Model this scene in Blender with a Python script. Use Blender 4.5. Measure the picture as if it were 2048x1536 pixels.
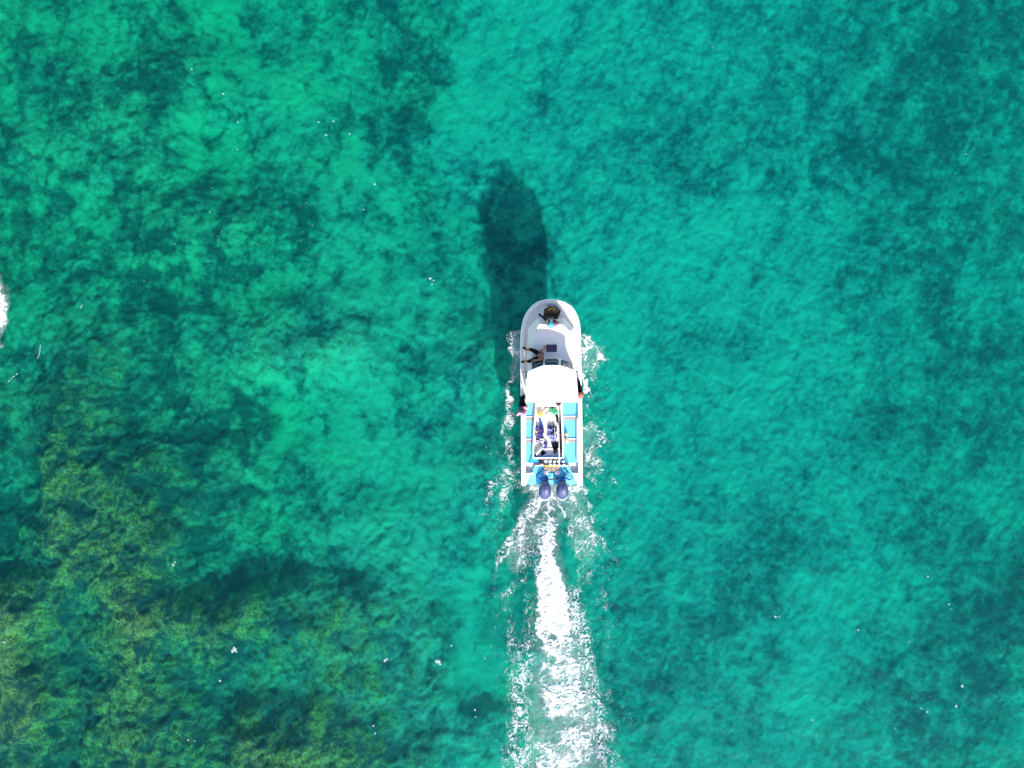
import bpy, bmesh, math, random
import numpy as np
from mathutils import Vector, Matrix
for o in list(bpy.data.objects):
    bpy.data.objects.remove(o)
SC = bpy.context.scene
C = SC.collection
R = math.radians
random.seed(7)

# ------------------------------------------------------------------ camera
CAM_H = 28.0            # metres above the water
M_PX = 0.02             # metres on the water for one pixel of the 2048 px photograph
cam_d = bpy.data.cameras.new('camera')
cam = bpy.data.objects.new('camera', cam_d)
C.objects.link(cam)
cam.location = (0, 0, CAM_H)
cam.rotation_euler = (0, 0, 0)
cam_d.sensor_width = 36
cam_d.lens = 18 / (1024 * M_PX / CAM_H)
cam_d.clip_end = 2000
SC.camera = cam
# ------------------------------------------------------------------ light
SUN_EL = R(36)
SUN_DIR = Vector((0.235, -0.966, 0)).normalized() * math.cos(SUN_EL) + Vector((0, 0, math.sin(SUN_EL)))
w = bpy.data.worlds.new('World')
SC.world = w
w.use_nodes = True
nt = w.node_tree
bg = nt.nodes['Background']
sky = nt.nodes.new('ShaderNodeTexSky')
sky.sky_type = 'NISHITA'
sky.sun_disc = False
sky.sun_elevation = SUN_EL
sky.sun_rotation = math.atan2(SUN_DIR.x, SUN_DIR.y)
nt.links.new(sky.outputs[0], bg.inputs[0])
bg.inputs[1].default_value = 0.15
sd = bpy.data.lights.new('sun', 'SUN')
sd.energy = 3.6
sd.angle = R(1.0)
sd.color = (1.0, 0.955, 0.90)
sun = bpy.data.objects.new('sun', sd)
C.objects.link(sun)
sun.rotation_euler = (-SUN_DIR).to_track_quat('-Z', 'Y').to_euler()
sun.location = SUN_DIR * 60
SC.view_settings.view_transform = 'Standard'
SC.view_settings.look = 'None'
SC.view_settings.exposure = 1.25
SC.view_settings.gamma = 1
SC.view_settings.use_curve_mapping = False
SC.cycles.max_bounces = 8
SC.cycles.transparent_max_bounces = 12
SC.cycles.volume_bounces = 0


def P(px, py, z=0.0):
    """photograph pixel -> metres at height z"""
    k = M_PX * (CAM_H - z) / CAM_H
    return Vector(((px - 1024) * k, (768 - py) * k, z))


# ------------------------------------------------------------------ noise in numpy
_rng = np.random.RandomState(3)
_perm = _rng.permutation(256)
_perm = np.concatenate([_perm, _perm])
_ang = _rng.rand(256) * 2 * np.pi
_gx, _gy = np.cos(_ang), np.sin(_ang)


def pn(x, y, seed=0):
    x = x + seed * 17.13; y = y + seed * 9.71
    xi = np.floor(x).astype(int); yi = np.floor(y).astype(int)
    xf = x - xi; yf = y - yi
    u = xf * xf * xf * (xf * (xf * 6 - 15) + 10); v = yf * yf * yf * (yf * (yf * 6 - 15) + 10)
    def g(ix, iy, dx, dy):
        h = _perm[(_perm[(ix + seed) & 255] + iy) & 255]
        return _gx[h] * dx + _gy[h] * dy
    a = g(xi, yi, xf, yf); b = g(xi + 1, yi, xf - 1, yf)
    c = g(xi, yi + 1, xf, yf - 1); d = g(xi + 1, yi + 1, xf - 1, yf - 1)
    return ((a + u * (b - a)) * (1 - v) + (c + u * (d - c)) * v) * 1.5


def fbm(x, y, o=4, seed=0, gain=0.5):
    s = 0; a = 1.0; t = 0
    for i in range(o):
        s = s + a * pn(x, y, seed + i * 3); t += a
        x = x * 2.03; y = y * 2.03; a *= gain
    return s / t


def sst(a, b, x):
    t = np.clip((x - a) / (b - a), 0, 1)
    return t * t * (3 - 2 * t)


# ------------------------------------------------------------------ materials
def new_mat(name):
    m = bpy.data.materials.new(name)
    m.use_nodes = True
    return m, m.node_tree.nodes, m.node_tree.links, m.node_tree.nodes['Principled BSDF']


def mat(name, col, rough=0.5, metal=0.0, spec=0.5, var=0.06, scale=9.0, bump=0.0, stain=None, coat=0.0):
    m, n, l, b = new_mat(name)
    b.inputs['Roughness'].default_value = rough
    b.inputs['Metallic'].default_value = metal
    b.inputs['Specular IOR Level'].default_value = spec
    b.inputs['Coat Weight'].default_value = coat
    tc = n.new('ShaderNodeTexCoord')
    no = n.new('ShaderNodeTexNoise'); no.inputs['Scale'].default_value = scale
    no.inputs['Detail'].default_value = 6; no.inputs['Roughness'].default_value = 0.65
    l.new(tc.outputs['Object'], no.inputs['Vector'])
    mx = n.new('ShaderNodeMix'); mx.data_type = 'RGBA'
    mx.inputs[6].default_value = tuple(max(0, c * (1 - var * 1.6)) for c in col) + (1,)
    mx.inputs[7].default_value = tuple(min(1, c * (1 + var)) for c in col) + (1,)
    l.new(no.outputs[0], mx.inputs[0])
    out = mx.outputs[2]
    if stain:
        n2 = n.new('ShaderNodeTexNoise'); n2.inputs['Scale'].default_value = 5.5
        n2.inputs['Detail'].default_value = 9; n2.inputs['Roughness'].default_value = 0.75
        l.new(tc.outputs['Object'], n2.inputs['Vector'])
        rp = n.new('ShaderNodeValToRGB'); rp.color_ramp.elements[0].position = 0.52; rp.color_ramp.elements[1].position = 0.75
        l.new(n2.outputs[0], rp.inputs[0])
        m2 = n.new('ShaderNodeMix'); m2.data_type = 'RGBA'
        m2.inputs[7].default_value = tuple(stain) + (1,)
        l.new(rp.outputs[0], m2.inputs[0]); l.new(out, m2.inputs[6])
        out = m2.outputs[2]
    l.new(out, b.inputs['Base Color'])
    if bump:
        bp = n.new('ShaderNodeBump'); bp.inputs['Strength'].default_value = bump; bp.inputs['Distance'].default_value = 0.01
        l.new(no.outputs[0], bp.inputs['Height']); l.new(bp.outputs[0], b.inputs['Normal'])
    return m


M = {
    'gelcoat': mat('white_gelcoat', (.70, .625, .545), .35, stain=(.52, .42, .33)),
    'deck': mat('deck_paint', (.77, .69, .61), .6, scale=14, var=.05),
    'roof': mat('roof_white', (.86, .86, .86), .4, var=.02),
    'rail': mat('rub_rail', (.78, .77, .76), .5),
    'dark_rail': mat('rail_grey', (.30, .31, .30), .4),
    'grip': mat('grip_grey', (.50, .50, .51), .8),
    'blue': mat('blue_deck_paint', (.13, .60, .89), .45, var=.05),
    'deep_blue': mat('darker_blue', (.02, .29, .70), .45),
    'thwart': mat('thwart_grey', (.27, .255, .26), .7),
    'bench': mat('bench_grey', (.62, .58, .55), .6),
    'cream': mat('cream_liner', (.78, .72, .62), .6, stain=(.50, .46, .40)),
    'glass': mat('tinted_glass', (.015, .07, .075), .06, spec=.8, var=.4, scale=5),
    'hatch_glass': mat('smoked_hatch', (.055, .012, .06), .12, spec=.7, var=.6, scale=12),
    'rubber': mat('black_rubber', (.005, .0055, .008), .75, spec=.25),
    'neoprene': mat('black_neoprene', (.0045, .004, .006), .9, var=.2, spec=.2),
    'navy': mat('navy_fabric', (.045, .035, .20), .8, var=.35, scale=22, bump=.4),
    'violet': mat('violet_fabric', (.16, .12, .38), .8, var=.3, scale=22, bump=.4),
    'pale_blue': mat('pale_blue_fabric', (.28, .34, .70), .8, var=.3, scale=22),
    'royal': mat('royal_blue_fabric', (.03, .07, .50), .7, var=.2),
    'green': mat('mint_green_mesh', (.06, .62, .28), .6, var=.25, scale=30),
    'yellow': mat('yellow_plastic', (.80, .60, .03), .4),
    'gold': mat('ochre_lid', (.44, .33, .07), .5, var=.12, scale=16),
    'white_plastic': mat('white_plastic', (.78, .78, .76), .4),
    'maroon': mat('maroon_canvas', (.07, .022, .03), .7, var=.2),
    'red': mat('orange_red_plastic', (.70, .12, .05), .5),
    'metal': mat('brushed_aluminium', (.62, .62, .62), .35, metal=.8),
    'steel': mat('stainless_steel', (.55, .56, .56), .3, metal=.6),
    'brown': mat('brown_tank_paint', (.10, .055, .025), .5, var=.3),
    'wood': mat('weathered_wood', (.34, .24, .18), .8, var=.3, scale=30),
    'beige': mat('beige_cloth', (.62, .52, .36), .85, var=.2, scale=20, bump=.4),
    'rope': mat('brown_rope', (.17, .095, .032), .9, var=.5, scale=34, bump=.6),
    'cord': mat('dark_cord', (.03, .035, .05), .7),
    'cowl': mat('indigo_cowl', (.045, .055, .135), .40, spec=.5, coat=.15, var=.05),
    'cowl_low': mat('engine_grey', (.05, .05, .07), .4),
    'skin': mat('reddish_skin', (.36, .135, .08), .6, var=.1),  # dark reddish base tone of the skin
    'pale_skin': mat('fair_skin', (.66, .38, .28), .6, var=.08),
    'hair': mat('brown_hair', (.026, .013, .008), .8, var=.4, scale=60, bump=.5),
    'ginger': mat('reddish_hair', (.28, .10, .035), .7, var=.4, scale=60, bump=.5),
    'pink': mat('pink_shirt', (.74, .16, .30), .8, var=.12),
    'soft_pink': mat('soft_pink_shirt', (.72, .36, .42), .8, var=.15),
    'hot_pink': mat('bright_pink_shirt', (.85, .03, .26), .8, var=.1),
    'purple': mat('purple_vest', (.17, .03, .20), .75, var=.25),
    'mauve': mat('mauve_shirt', (.36, .17, .27), .8, var=.2),
    'teal': mat('teal_cap', (.10, .58, .62), .8, var=.1),
    'eye': mat('eye_white', (.75, .74, .72), .3),
    'lip': mat('lips', (.40, .12, .10), .5),
}


# ------------------------------------------------------------------ mesh helpers
def link(name, me, parent=None, mats=()):
    o = bpy.data.objects.new(name, me)
    C.objects.link(o)
    for m in mats:
        me.materials.append(m)
    if parent:
        o.parent = parent
    return o


def origin_of(o):
    v = Vector((0, 0, 0))
    while o:
        v += o.location
        o = o.parent
    return v


class MB:
    def __init__(s): s.bm = bmesh.new()

    def ring_faces(s, rings, closed=True, cap0=True, cap1=True, mi=0):
        vs = [[s.bm.verts.new(p) for p in r] for r in rings]
        n = len(vs[0])
        for a, b in zip(vs[:-1], vs[1:]):
            for i in range(n if closed else n - 1):
                j = (i + 1) % n
                f = s.bm.faces.new((a[i], a[j], b[j], b[i])); f.material_index = mi
        if cap0: s.bm.faces.new(list(reversed(vs[0]))).material_index = mi
        if cap1: s.bm.faces.new(vs[-1]).material_index = mi
        return s

    def prism(s, poly, z0, z1, inset=0.0, mi=0):
        """poly in photo pixels; z1 may be a function of py"""
        f = z1 if callable(z1) else (lambda y: z1)
        g = z0 if callable(z0) else (lambda y: z0)
        top = [P(x, y, f(y)) for x, y in poly]
        bot = [Vector((t.x, t.y, g(poly[i][1]))) for i, t in enumerate(top)]
        if inset:
            c = sum(top, Vector()) / len(top)
            t1 = [Vector((t.x, t.y, t.z - inset)) for t in top]
            t2 = []
            for t in top:
                d = c - t; d.z = 0
                t2.append(t + d.normalized() * inset)
            return s.ring_faces([bot, t1, t2], mi=mi)
        return s.ring_faces([bot, top], mi=mi)

    def box(s, c, sx, sy, sz, rz=0, rx=0, mi=0):
        m = Matrix.Translation(c) @ Matrix.Rotation(rz, 4, 'Z') @ Matrix.Rotation(rx, 4, 'X') @ Matrix.Diagonal((sx, sy, sz, 1))
        r = bmesh.ops.create_cube(s.bm, size=1, matrix=m)
        fs = {f for v in r['verts'] for f in v.link_faces}
        for f in fs: f.material_index = mi
        return s

    def tube(s, pts, r, n=8, mi=0, cap=True):
        pts = [Vector(p) for p in pts]
        rr = r if isinstance(r, (list, tuple)) else [r] * len(pts)
        rings = []
        up = Vector((0, 0, 1))
        for i, p in enumerate(pts):
            d = (pts[min(i + 1, len(pts) - 1)] - pts[max(i - 1, 0)])
            if d.length < 1e-6: d = Vector((0, 0, 1))
            d.normalize()
            a = d.cross(up)
            if a.length < 0.05: a = d.cross(Vector((1, 0, 0)))
            a.normalize(); b = a.cross(d).normalized()
            rings.append([p + (a * math.cos(t) + b * math.sin(t)) * rr[i] for t in [2 * math.pi * k / n for k in range(n)]])
        return s.ring_faces(rings, cap0=cap, cap1=cap, mi=mi)

    def lathe(s, c, prof, n=20, mi=0):
        rings = [[Vector((c[0] + r * math.cos(t), c[1] + r * math.sin(t), c[2] + z)) for t in [2 * math.pi * k / n for k in range(n)]] for r, z in prof]
        return s.ring_faces(rings, mi=mi)

    def ball(s, c, sx, sy, sz, seg=14, mi=0, rz=0):
        m = Matrix.Translation(c) @ Matrix.Rotation(rz, 4, 'Z') @ Matrix.Diagonal((sx, sy, sz, 1))
        r = bmesh.ops.create_uvsphere(s.bm, u_segments=seg, v_segments=max(6, seg // 2 + 2), radius=1, matrix=m)
        for f in {f for v in r['verts'] for f in v.link_faces}: f.material_index = mi
        return s

    def build(s, name, mats, parent=None, smooth=False, bevel=0.0):
        if not isinstance(mats, (list, tuple)): mats = [mats]
        if bevel:
            es = [e for e in s.bm.edges if len(e.link_faces) == 2 and e.calc_face_angle(0) > 0.6]
            bmesh.ops.bevel(s.bm, geom=es, offset=bevel, segments=2, affect='EDGES', clamp_overlap=True)
        bmesh.ops.recalc_face_normals(s.bm, faces=s.bm.faces[:])
        off = origin_of(parent) if parent else Vector((0, 0, 0))
        bmesh.ops.translate(s.bm, verts=s.bm.verts[:], vec=-off)
        me = bpy.data.meshes.new(name)
        s.bm.to_mesh(me); s.bm.free()
        if smooth:
            me.polygons.foreach_set('use_smooth', [True] * len(me.polygons))
        return link(name, me, parent, mats)


def tag(o, label=None, cat=None, group=None, kind=None):
    if label: o['label'] = label
    if cat: o['category'] = cat
    if group: o['group'] = group
    if kind: o['kind'] = kind
    return o


def thing(name, loc, label, cat, group=None):
    o = bpy.data.objects.new(name, None)
    o.empty_display_size = 0.2
    C.objects.link(o)
    o.location = loc
    return tag(o, label, cat, group)


def grid_mesh(name, X, Y, Z, mask=None):
    """quads over 2-D arrays; returns mesh and the indices kept"""
    ny, nx = X.shape
    idx = np.arange(nx * ny).reshape(ny, nx)
    q = np.stack([idx[:-1, :-1], idx[:-1, 1:], idx[1:, 1:], idx[1:, :-1]], -1).reshape(-1, 4)
    co = np.stack([X, Y, Z], -1).reshape(-1, 3).astype(np.float32)
    keep = None
    if mask is not None:
        mk = mask.reshape(-1)
        q = q[(mk[q]).any(axis=1)]
        keep = np.unique(q)
        rm = np.full(nx * ny, -1); rm[keep] = np.arange(len(keep))
        q = rm[q]; co = co[keep]
    if X[0, -1] < X[0, 0] or Y[-1, 0] < Y[0, 0]:
        q = q[:, ::-1]
    me = bpy.data.meshes.new(name)
    me.vertices.add(len(co)); me.vertices.foreach_set('co', co.ravel())
    me.loops.add(len(q) * 4); me.loops.foreach_set('vertex_index', q.ravel().astype(np.int32))
    me.polygons.add(len(q)); me.polygons.foreach_set('loop_start', (np.arange(len(q)) * 4).astype(np.int32))
    me.polygons.foreach_set('use_smooth', np.ones(len(q), bool))
    me.update(calc_edges=True); me.validate()
    return me, keep


def add_attr(me, name, arr):
    a = me.attributes.new(name, 'FLOAT', 'POINT')
    a.data.foreach_set('value', np.asarray(arr, np.float32).ravel())


# ================================================================== SEABED
SAND = """
4656654776664432
5336752765554423
4556555775345335
4534365566776433
3534566567877435
6436675578647543
5433776658676434
5434678677765635
3344567676644644
3644455775537652 
2334565885358642
4323443665556535
""".split()
REEF = """
1110000000000000
1221100000000000
2220110000000000
1122110000000000
1211111000000000
2322331200000000
3422011100000000
2543111200000000
3552122110000000
6465443000000001
8453343000000011
5454653200000110
""".split()


def ctrl(grid):
    return np.array([[int(c) for c in r] for r in grid], float) / 9.0


def sample(grid, px, py):
    g = ctrl(grid)
    fx = np.clip(px / 128 - 0.5, 0, 14.999); fy = np.clip(py / 128 - 0.5, 0, 10.999)
    ix = fx.astype(int); iy = fy.astype(int)
    u = fx - ix; v = fy - iy
    u = u * u * (3 - 2 * u); v = v * v * (3 - 2 * v)
    return (g[iy, ix] * (1 - u) + g[iy, ix + 1] * u) * (1 - v) + (g[iy + 1, ix] * (1 - u) + g[iy + 1, ix + 1] * u) * v


def axis(half, step, far):
    c = np.arange(-half, half + step / 2, step)
    out = []; s = step; x = half
    while x < far:
        s *= 1.35; x += s; out.append(x)
    out = np.array(out)
    return np.concatenate([-out[::-1], c, out])


DEPTH = 3.4
ax = axis(27.0, 0.07, 300); ay = axis(21.0, 0.07, 300)
X, Y = np.meshgrid(ax, ay)
kpx = M_PX * (CAM_H + DEPTH) / CAM_H
px = X / kpx + 1024; py = 768 - Y / kpx
# slanted stretch of the patches: seagrass runs from lower left to upper right on the right side
wx = fbm(X * .35, Y * .35, 3, 11) * 90; wy = fbm(X * .35, Y * .35, 3, 23) * 90
S = sample(SAND, px + wx, py + wy)
RF = sample(REEF, px + wx * .7, py + wy * .7)
inside = 1
right = sst(900, 1300, px)
ca, sa = math.cos(R(65)), math.sin(R(65))
U = X * ca + Y * sa; V = -X * sa + Y * ca
U2 = U * (1 - .25 * right)
n1 = fbm(U2 * .45 + 3, V * .6, 5, 31, .6)
n2 = fbm(X * 1.4 + fbm(X * .8, Y * .8, 3, 51) * 1.2, Y * 1.4 + fbm(X * .8, Y * .8, 3, 61) * 1.2, 4, 41, .6)
n3 = fbm(U2 * 2.6, V * 3.4, 3, 71, .6)
crack = np.clip(1 - np.abs(pn(X * .9 + wx * .02, Y * .9 + wy * .02, 101)) * 5, 0, 1) * sst(-.2, .3, pn(X * .3, Y * .3, 103))
llow = sst(800, 100, px) * sst(600, 1000, py)
sand = 0.52 + (S - .53) * 1.15 - crack * .10 - llow * .28 + n1 * .62 + n2 * (.42 - .06 * right) + n3 * (.16 + .16 * right) 
# dark patch painted over the boat's shadow ahead of the bow, to fray its edge
shade_patch = 1 - sst(.5, 1.25, np.hypot((px + wx * .8 - 1035) / 85, (py + wy * .8 - 470) / 135) + n2 * .9)
sand = .60 + (sand - .60) * (1 - .24 * right) - shade_patch * .24
sand = np.clip(sand, 0, 1)
reef = np.clip(RF * 1.3 + n2 * .38 * sst(.05, .3, RF) + n1 * .25 * sst(.05, .3, RF) - .12, 0, 1)
# low rounded coral heads: ridged billows
bil = np.abs(fbm(X * 1.1 + wx * .01, Y * 1.1 + wy * .01, 4, 81, .55))
bil2 = np.abs(fbm(X * 3.3, Y * 3.3, 3, 91, .55))
rug = 1 - right * .6
Z = -DEPTH + RF * 2.9 + reef * .35 + (.25 - sand * .25) * 1.0 + (bil * .55 + bil2 * .10) * rug * (.02 + .5 * (1 - sand)) + n2 * .16 + n1 * .2
Z = Z - 0.5 * right * sst(1500, 2048, px) * 1.0
Z = np.minimum(Z, -.95)
me, _ = grid_mesh('seabed', X, Y, Z)
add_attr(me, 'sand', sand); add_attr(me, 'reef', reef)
add_attr(me, 'algae', np.clip(1 - sst(300, 1350, px + wx) + n1 * .6, 0, 1))


def seabed_mat():
    m, n, l, b = new_mat('seabed_sand_and_weed')
    b.inputs['Roughness'].default_value = .95
    b.inputs['Specular IOR Level'].default_value = 0.05
    tc = n.new('ShaderNodeTexCoord')

    def noise(scale, det=6, rough=.6, dist=0.0, vec=None):
        t = n.new('ShaderNodeTexNoise'); t.inputs['Scale'].default_value = scale; t.inputs['Detail'].default_value = det
        t.inputs['Roughness'].default_value = rough; t.inputs['Distortion'].default_value = dist
        l.new(vec or tc.outputs['Object'], t.inputs['Vector']); return t.outputs[0]

    def math_(op, a, b_=None, c=None):
        t = n.new('ShaderNodeMath'); t.operation = op
        for i, v in enumerate((a, b_, c)):
            if v is None: continue
            if isinstance(v, (int, float)): t.inputs[i].default_value = v
            else: l.new(v, t.inputs[i])
        return t.outputs[0]

    def ramp(v, a, b_):
        t = n.new('ShaderNodeMapRange'); t.interpolation_type = 'SMOOTHSTEP'
        l.new(v, t.inputs[0]); t.inputs[1].default_value = a; t.inputs[2].default_value = b_
        return t.outputs[0]

    def mix(f, a, b_):
        t = n.new('ShaderNodeMix'); t.data_type = 'RGBA'
        l.new(f, t.inputs[0])
        for i, v in ((6, a), (7, b_)):
            if isinstance(v, tuple): t.inputs[i].default_value = v + (1,)
            else: l.new(v, t.inputs[i])
        return t.outputs[2]
    at = n.new('ShaderNodeAttribute'); at.attribute_name = 'sand'
    ar = n.new('ShaderNodeAttribute'); ar.attribute_name = 'reef'
    mp = n.new('ShaderNodeMapping'); mp.inputs['Rotation'].default_value = (0, 0, R(-62)); mp.inputs['Scale'].default_value = (.85, 1.1, 1)
    l.new(tc.outputs['Object'], mp.inputs[0])
    f1 = noise(2.2, 8, .68, 1.2, mp.outputs[0])
    f2 = noise(7.0, 5, .7, 2.0)
    f3 = noise(1.3, 10, .75, .6)
    f4 = noise(11.0, 4, .6, 3.2)  # curly noise paints rippled wave light into the seabed colour
    aa = n.new('ShaderNodeAttribute'); aa.attribute_name = 'algae'
    # rounded cells in the colour, darker in the gaps between them
    dn = n.new('ShaderNodeTexNoise'); dn.inputs['Scale'].default_value = 1.6; dn.inputs['Detail'].default_value = 4
    l.new(tc.outputs['Object'], dn.inputs['Vector'])
    vs = n.new('ShaderNodeVectorMath'); vs.operation = 'SCALE'; vs.inputs['Scale'].default_value = .8
    l.new(dn.outputs['Color'], vs.inputs[0])
    va = n.new('ShaderNodeVectorMath'); va.operation = 'ADD'
    l.new(tc.outputs['Object'], va.inputs[0]); l.new(vs.outputs[0], va.inputs[1])

    def vor(scale):
        v = n.new('ShaderNodeTexVoronoi'); v.feature = 'SMOOTH_F1'; v.inputs['Scale'].default_value = scale
        v.inputs['Smoothness'].default_value = .35; v.voronoi_dimensions = '2D'
        l.new(va.outputs[0], v.inputs['Vector']); return v.outputs['Distance']
    g1 = ramp(vor(1.15), .38, .72); g2 = ramp(vor(2.9), .38, .75)
    gaps = math_('ADD', math_('MULTIPLY', g1, .34), math_('MULTIPLY', g2, .22))
    wl = math_('MULTIPLY_ADD', aa.outputs['Fac'], .60, .30)
    fine = math_('MULTIPLY_ADD', aa.outputs['Fac'], .40, .60)
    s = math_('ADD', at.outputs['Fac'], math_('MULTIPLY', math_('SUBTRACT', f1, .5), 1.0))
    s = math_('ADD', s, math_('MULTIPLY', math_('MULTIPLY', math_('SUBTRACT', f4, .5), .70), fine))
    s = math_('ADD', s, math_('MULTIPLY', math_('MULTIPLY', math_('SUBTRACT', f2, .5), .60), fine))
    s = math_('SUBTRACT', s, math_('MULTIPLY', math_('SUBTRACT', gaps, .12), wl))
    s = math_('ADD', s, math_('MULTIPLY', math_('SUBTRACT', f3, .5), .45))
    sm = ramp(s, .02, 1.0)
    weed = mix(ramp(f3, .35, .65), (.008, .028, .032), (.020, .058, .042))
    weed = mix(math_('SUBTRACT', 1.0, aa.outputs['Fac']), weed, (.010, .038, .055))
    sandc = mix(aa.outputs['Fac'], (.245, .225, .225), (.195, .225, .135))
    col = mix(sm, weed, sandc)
    # reef: brown and yellow algae turf with dark hollows
    y1 = noise(3.1, 9, .75, 1.5); y2 = noise(9.5, 6, .7, 1.0)
    rc = mix(ramp(y2, .38, .62), (.07, .042, .02), (.33, .20, .045))
    rc = mix(ramp(y1, .50, .72), rc, (.27, .20, .15))
    rc = mix(ramp(f3, .41, .60), (.014, .03, .03), rc)
    rm = ramp(math_('ADD', ar.outputs['Fac'], math_('MULTIPLY', math_('SUBTRACT', y1, .5), .9)), .22, .62)
    col = mix(rm, col, rc)
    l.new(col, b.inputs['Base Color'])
    bp = n.new('ShaderNodeBump'); bp.inputs['Strength'].default_value = .4; bp.inputs['Distance'].default_value = .04
    l.new(f2, bp.inputs['Height']); l.new(bp.outputs[0], b.inputs['Normal'])
    return m


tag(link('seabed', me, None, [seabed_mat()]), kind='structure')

# ================================================================== WATER
wax = axis(27.0, 0.11, 290); way = axis(21.0, 0.11, 290)
X, Y = np.meshgrid(wax, way)
fall = sst(60, 28, np.maximum(np.abs(X), np.abs(Y)))
Zw = (fbm(X * .5 + .3 * Y, Y * .7, 4, 5) * .05 + fbm(X * 2.2, Y * 2.2, 2, 15) * .016) * fall
top_me, _ = grid_mesh('water', X, Y, Zw)
bm = bmesh.new(); bm.from_mesh(top_me)
bnd = [e for e in bm.edges if e.is_boundary]
ex = bmesh.ops.extrude_edge_only(bm, edges=bnd)
vv = [v for v in ex['geom'] if isinstance(v, bmesh.types.BMVert)]
for v in vv: v.co.z = -9.0
be = [e for e in bm.edges if e.is_boundary]
bmesh.ops.contextual_create(bm, geom=be)
bmesh.ops.recalc_face_normals(bm, faces=bm.faces[:])
bm.to_mesh(top_me); bm.free()


def water_mat():
    m, n, l, b = new_mat('sea_water')
    n.remove(b)
    out = n['Material Output']
    tc = n.new('ShaderNodeTexCoord')
    n1 = n.new('ShaderNodeTexNoise'); n1.inputs['Scale'].default_value = 3.2; n1.inputs['Detail'].default_value = 7
    n1.inputs['Roughness'].default_value = .6; n1.inputs['Distortion'].default_value = .8
    l.new(tc.outputs['Object'], n1.inputs['Vector'])
    bp = n.new('ShaderNodeBump'); bp.inputs['Strength'].default_value = .5; bp.inputs['Distance'].default_value = .05
    l.new(n1.outputs[0], bp.inputs['Height'])
    gl = n.new('ShaderNodeBsdfGlossy'); gl.inputs['Roughness'].default_value = .03; gl.inputs['Color'].default_value = (.45, .5, .55, 1)
    l.new(bp.outputs[0], gl.inputs['Normal'])
    tr = n.new('ShaderNodeBsdfTransparent'); tr.inputs[0].default_value = (.97, .99, .99, 1)
    fr = n.new('ShaderNodeFresnel'); fr.inputs[0].default_value = 1.33
    l.new(bp.outputs[0], fr.inputs['Normal'])
    mx = n.new('ShaderNodeMixShader')
    ge = n.new('ShaderNodeNewGeometry')
    mf = n.new('ShaderNodeMath'); mf.operation = 'SUBTRACT'; mf.use_clamp = True     # the reflection belongs to the upper side only
    l.new(fr.outputs[0], mf.inputs[0]); l.new(ge.outputs['Backfacing'], mf.inputs[1])
    l.new(mf.outputs[0], mx.inputs[0]); l.new(tr.outputs[0], mx.inputs[1]); l.new(gl.outputs[0], mx.inputs[2])
    l.new(mx.outputs[0], out.inputs['Surface'])
    ab = n.new('ShaderNodeVolumeAbsorption')
    ab.inputs['Color'].default_value = (.08, .975, .918, 1); ab.inputs['Density'].default_value = .62
    sc = n.new('ShaderNodeVolumeScatter')
    sc.inputs['Color'].default_value = (.0, .72, .72, 1); sc.inputs['Density'].default_value = .015
    ad = n.new('ShaderNodeAddShader')
    l.new(ab.outputs[0], ad.inputs[0]); l.new(sc.outputs[0], ad.inputs[1])
    l.new(ad.outputs[0], out.inputs['Volume'])
    return m


water = tag(link('water', top_me, None, [water_mat()]), kind='structure')
# ================================================================== FOAM
def stroke_env(gx, gy, pts, a=.35, c=1.25):
    """soft tube of strength along a polyline; pts = (px, py, halfwidth, strength)"""
    E = np.zeros_like(gx)
    for (x0, y0, w0, s0), (x1, y1, w1, s1) in zip(pts[:-1], pts[1:]):
        dx, dy = x1 - x0, y1 - y0
        t = np.clip(((gx - x0) * dx + (gy - y0) * dy) / (dx * dx + dy * dy + 1e-6), 0, 1)
        d = np.hypot(gx - x0 - t * dx, gy - y0 - t * dy)
        ww = w0 + (w1 - w0) * t; ss = s0 + (s1 - s0) * t
        E = np.maximum(E, ss * (1 - sst(a, c, d / ww)))
    return E


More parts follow.
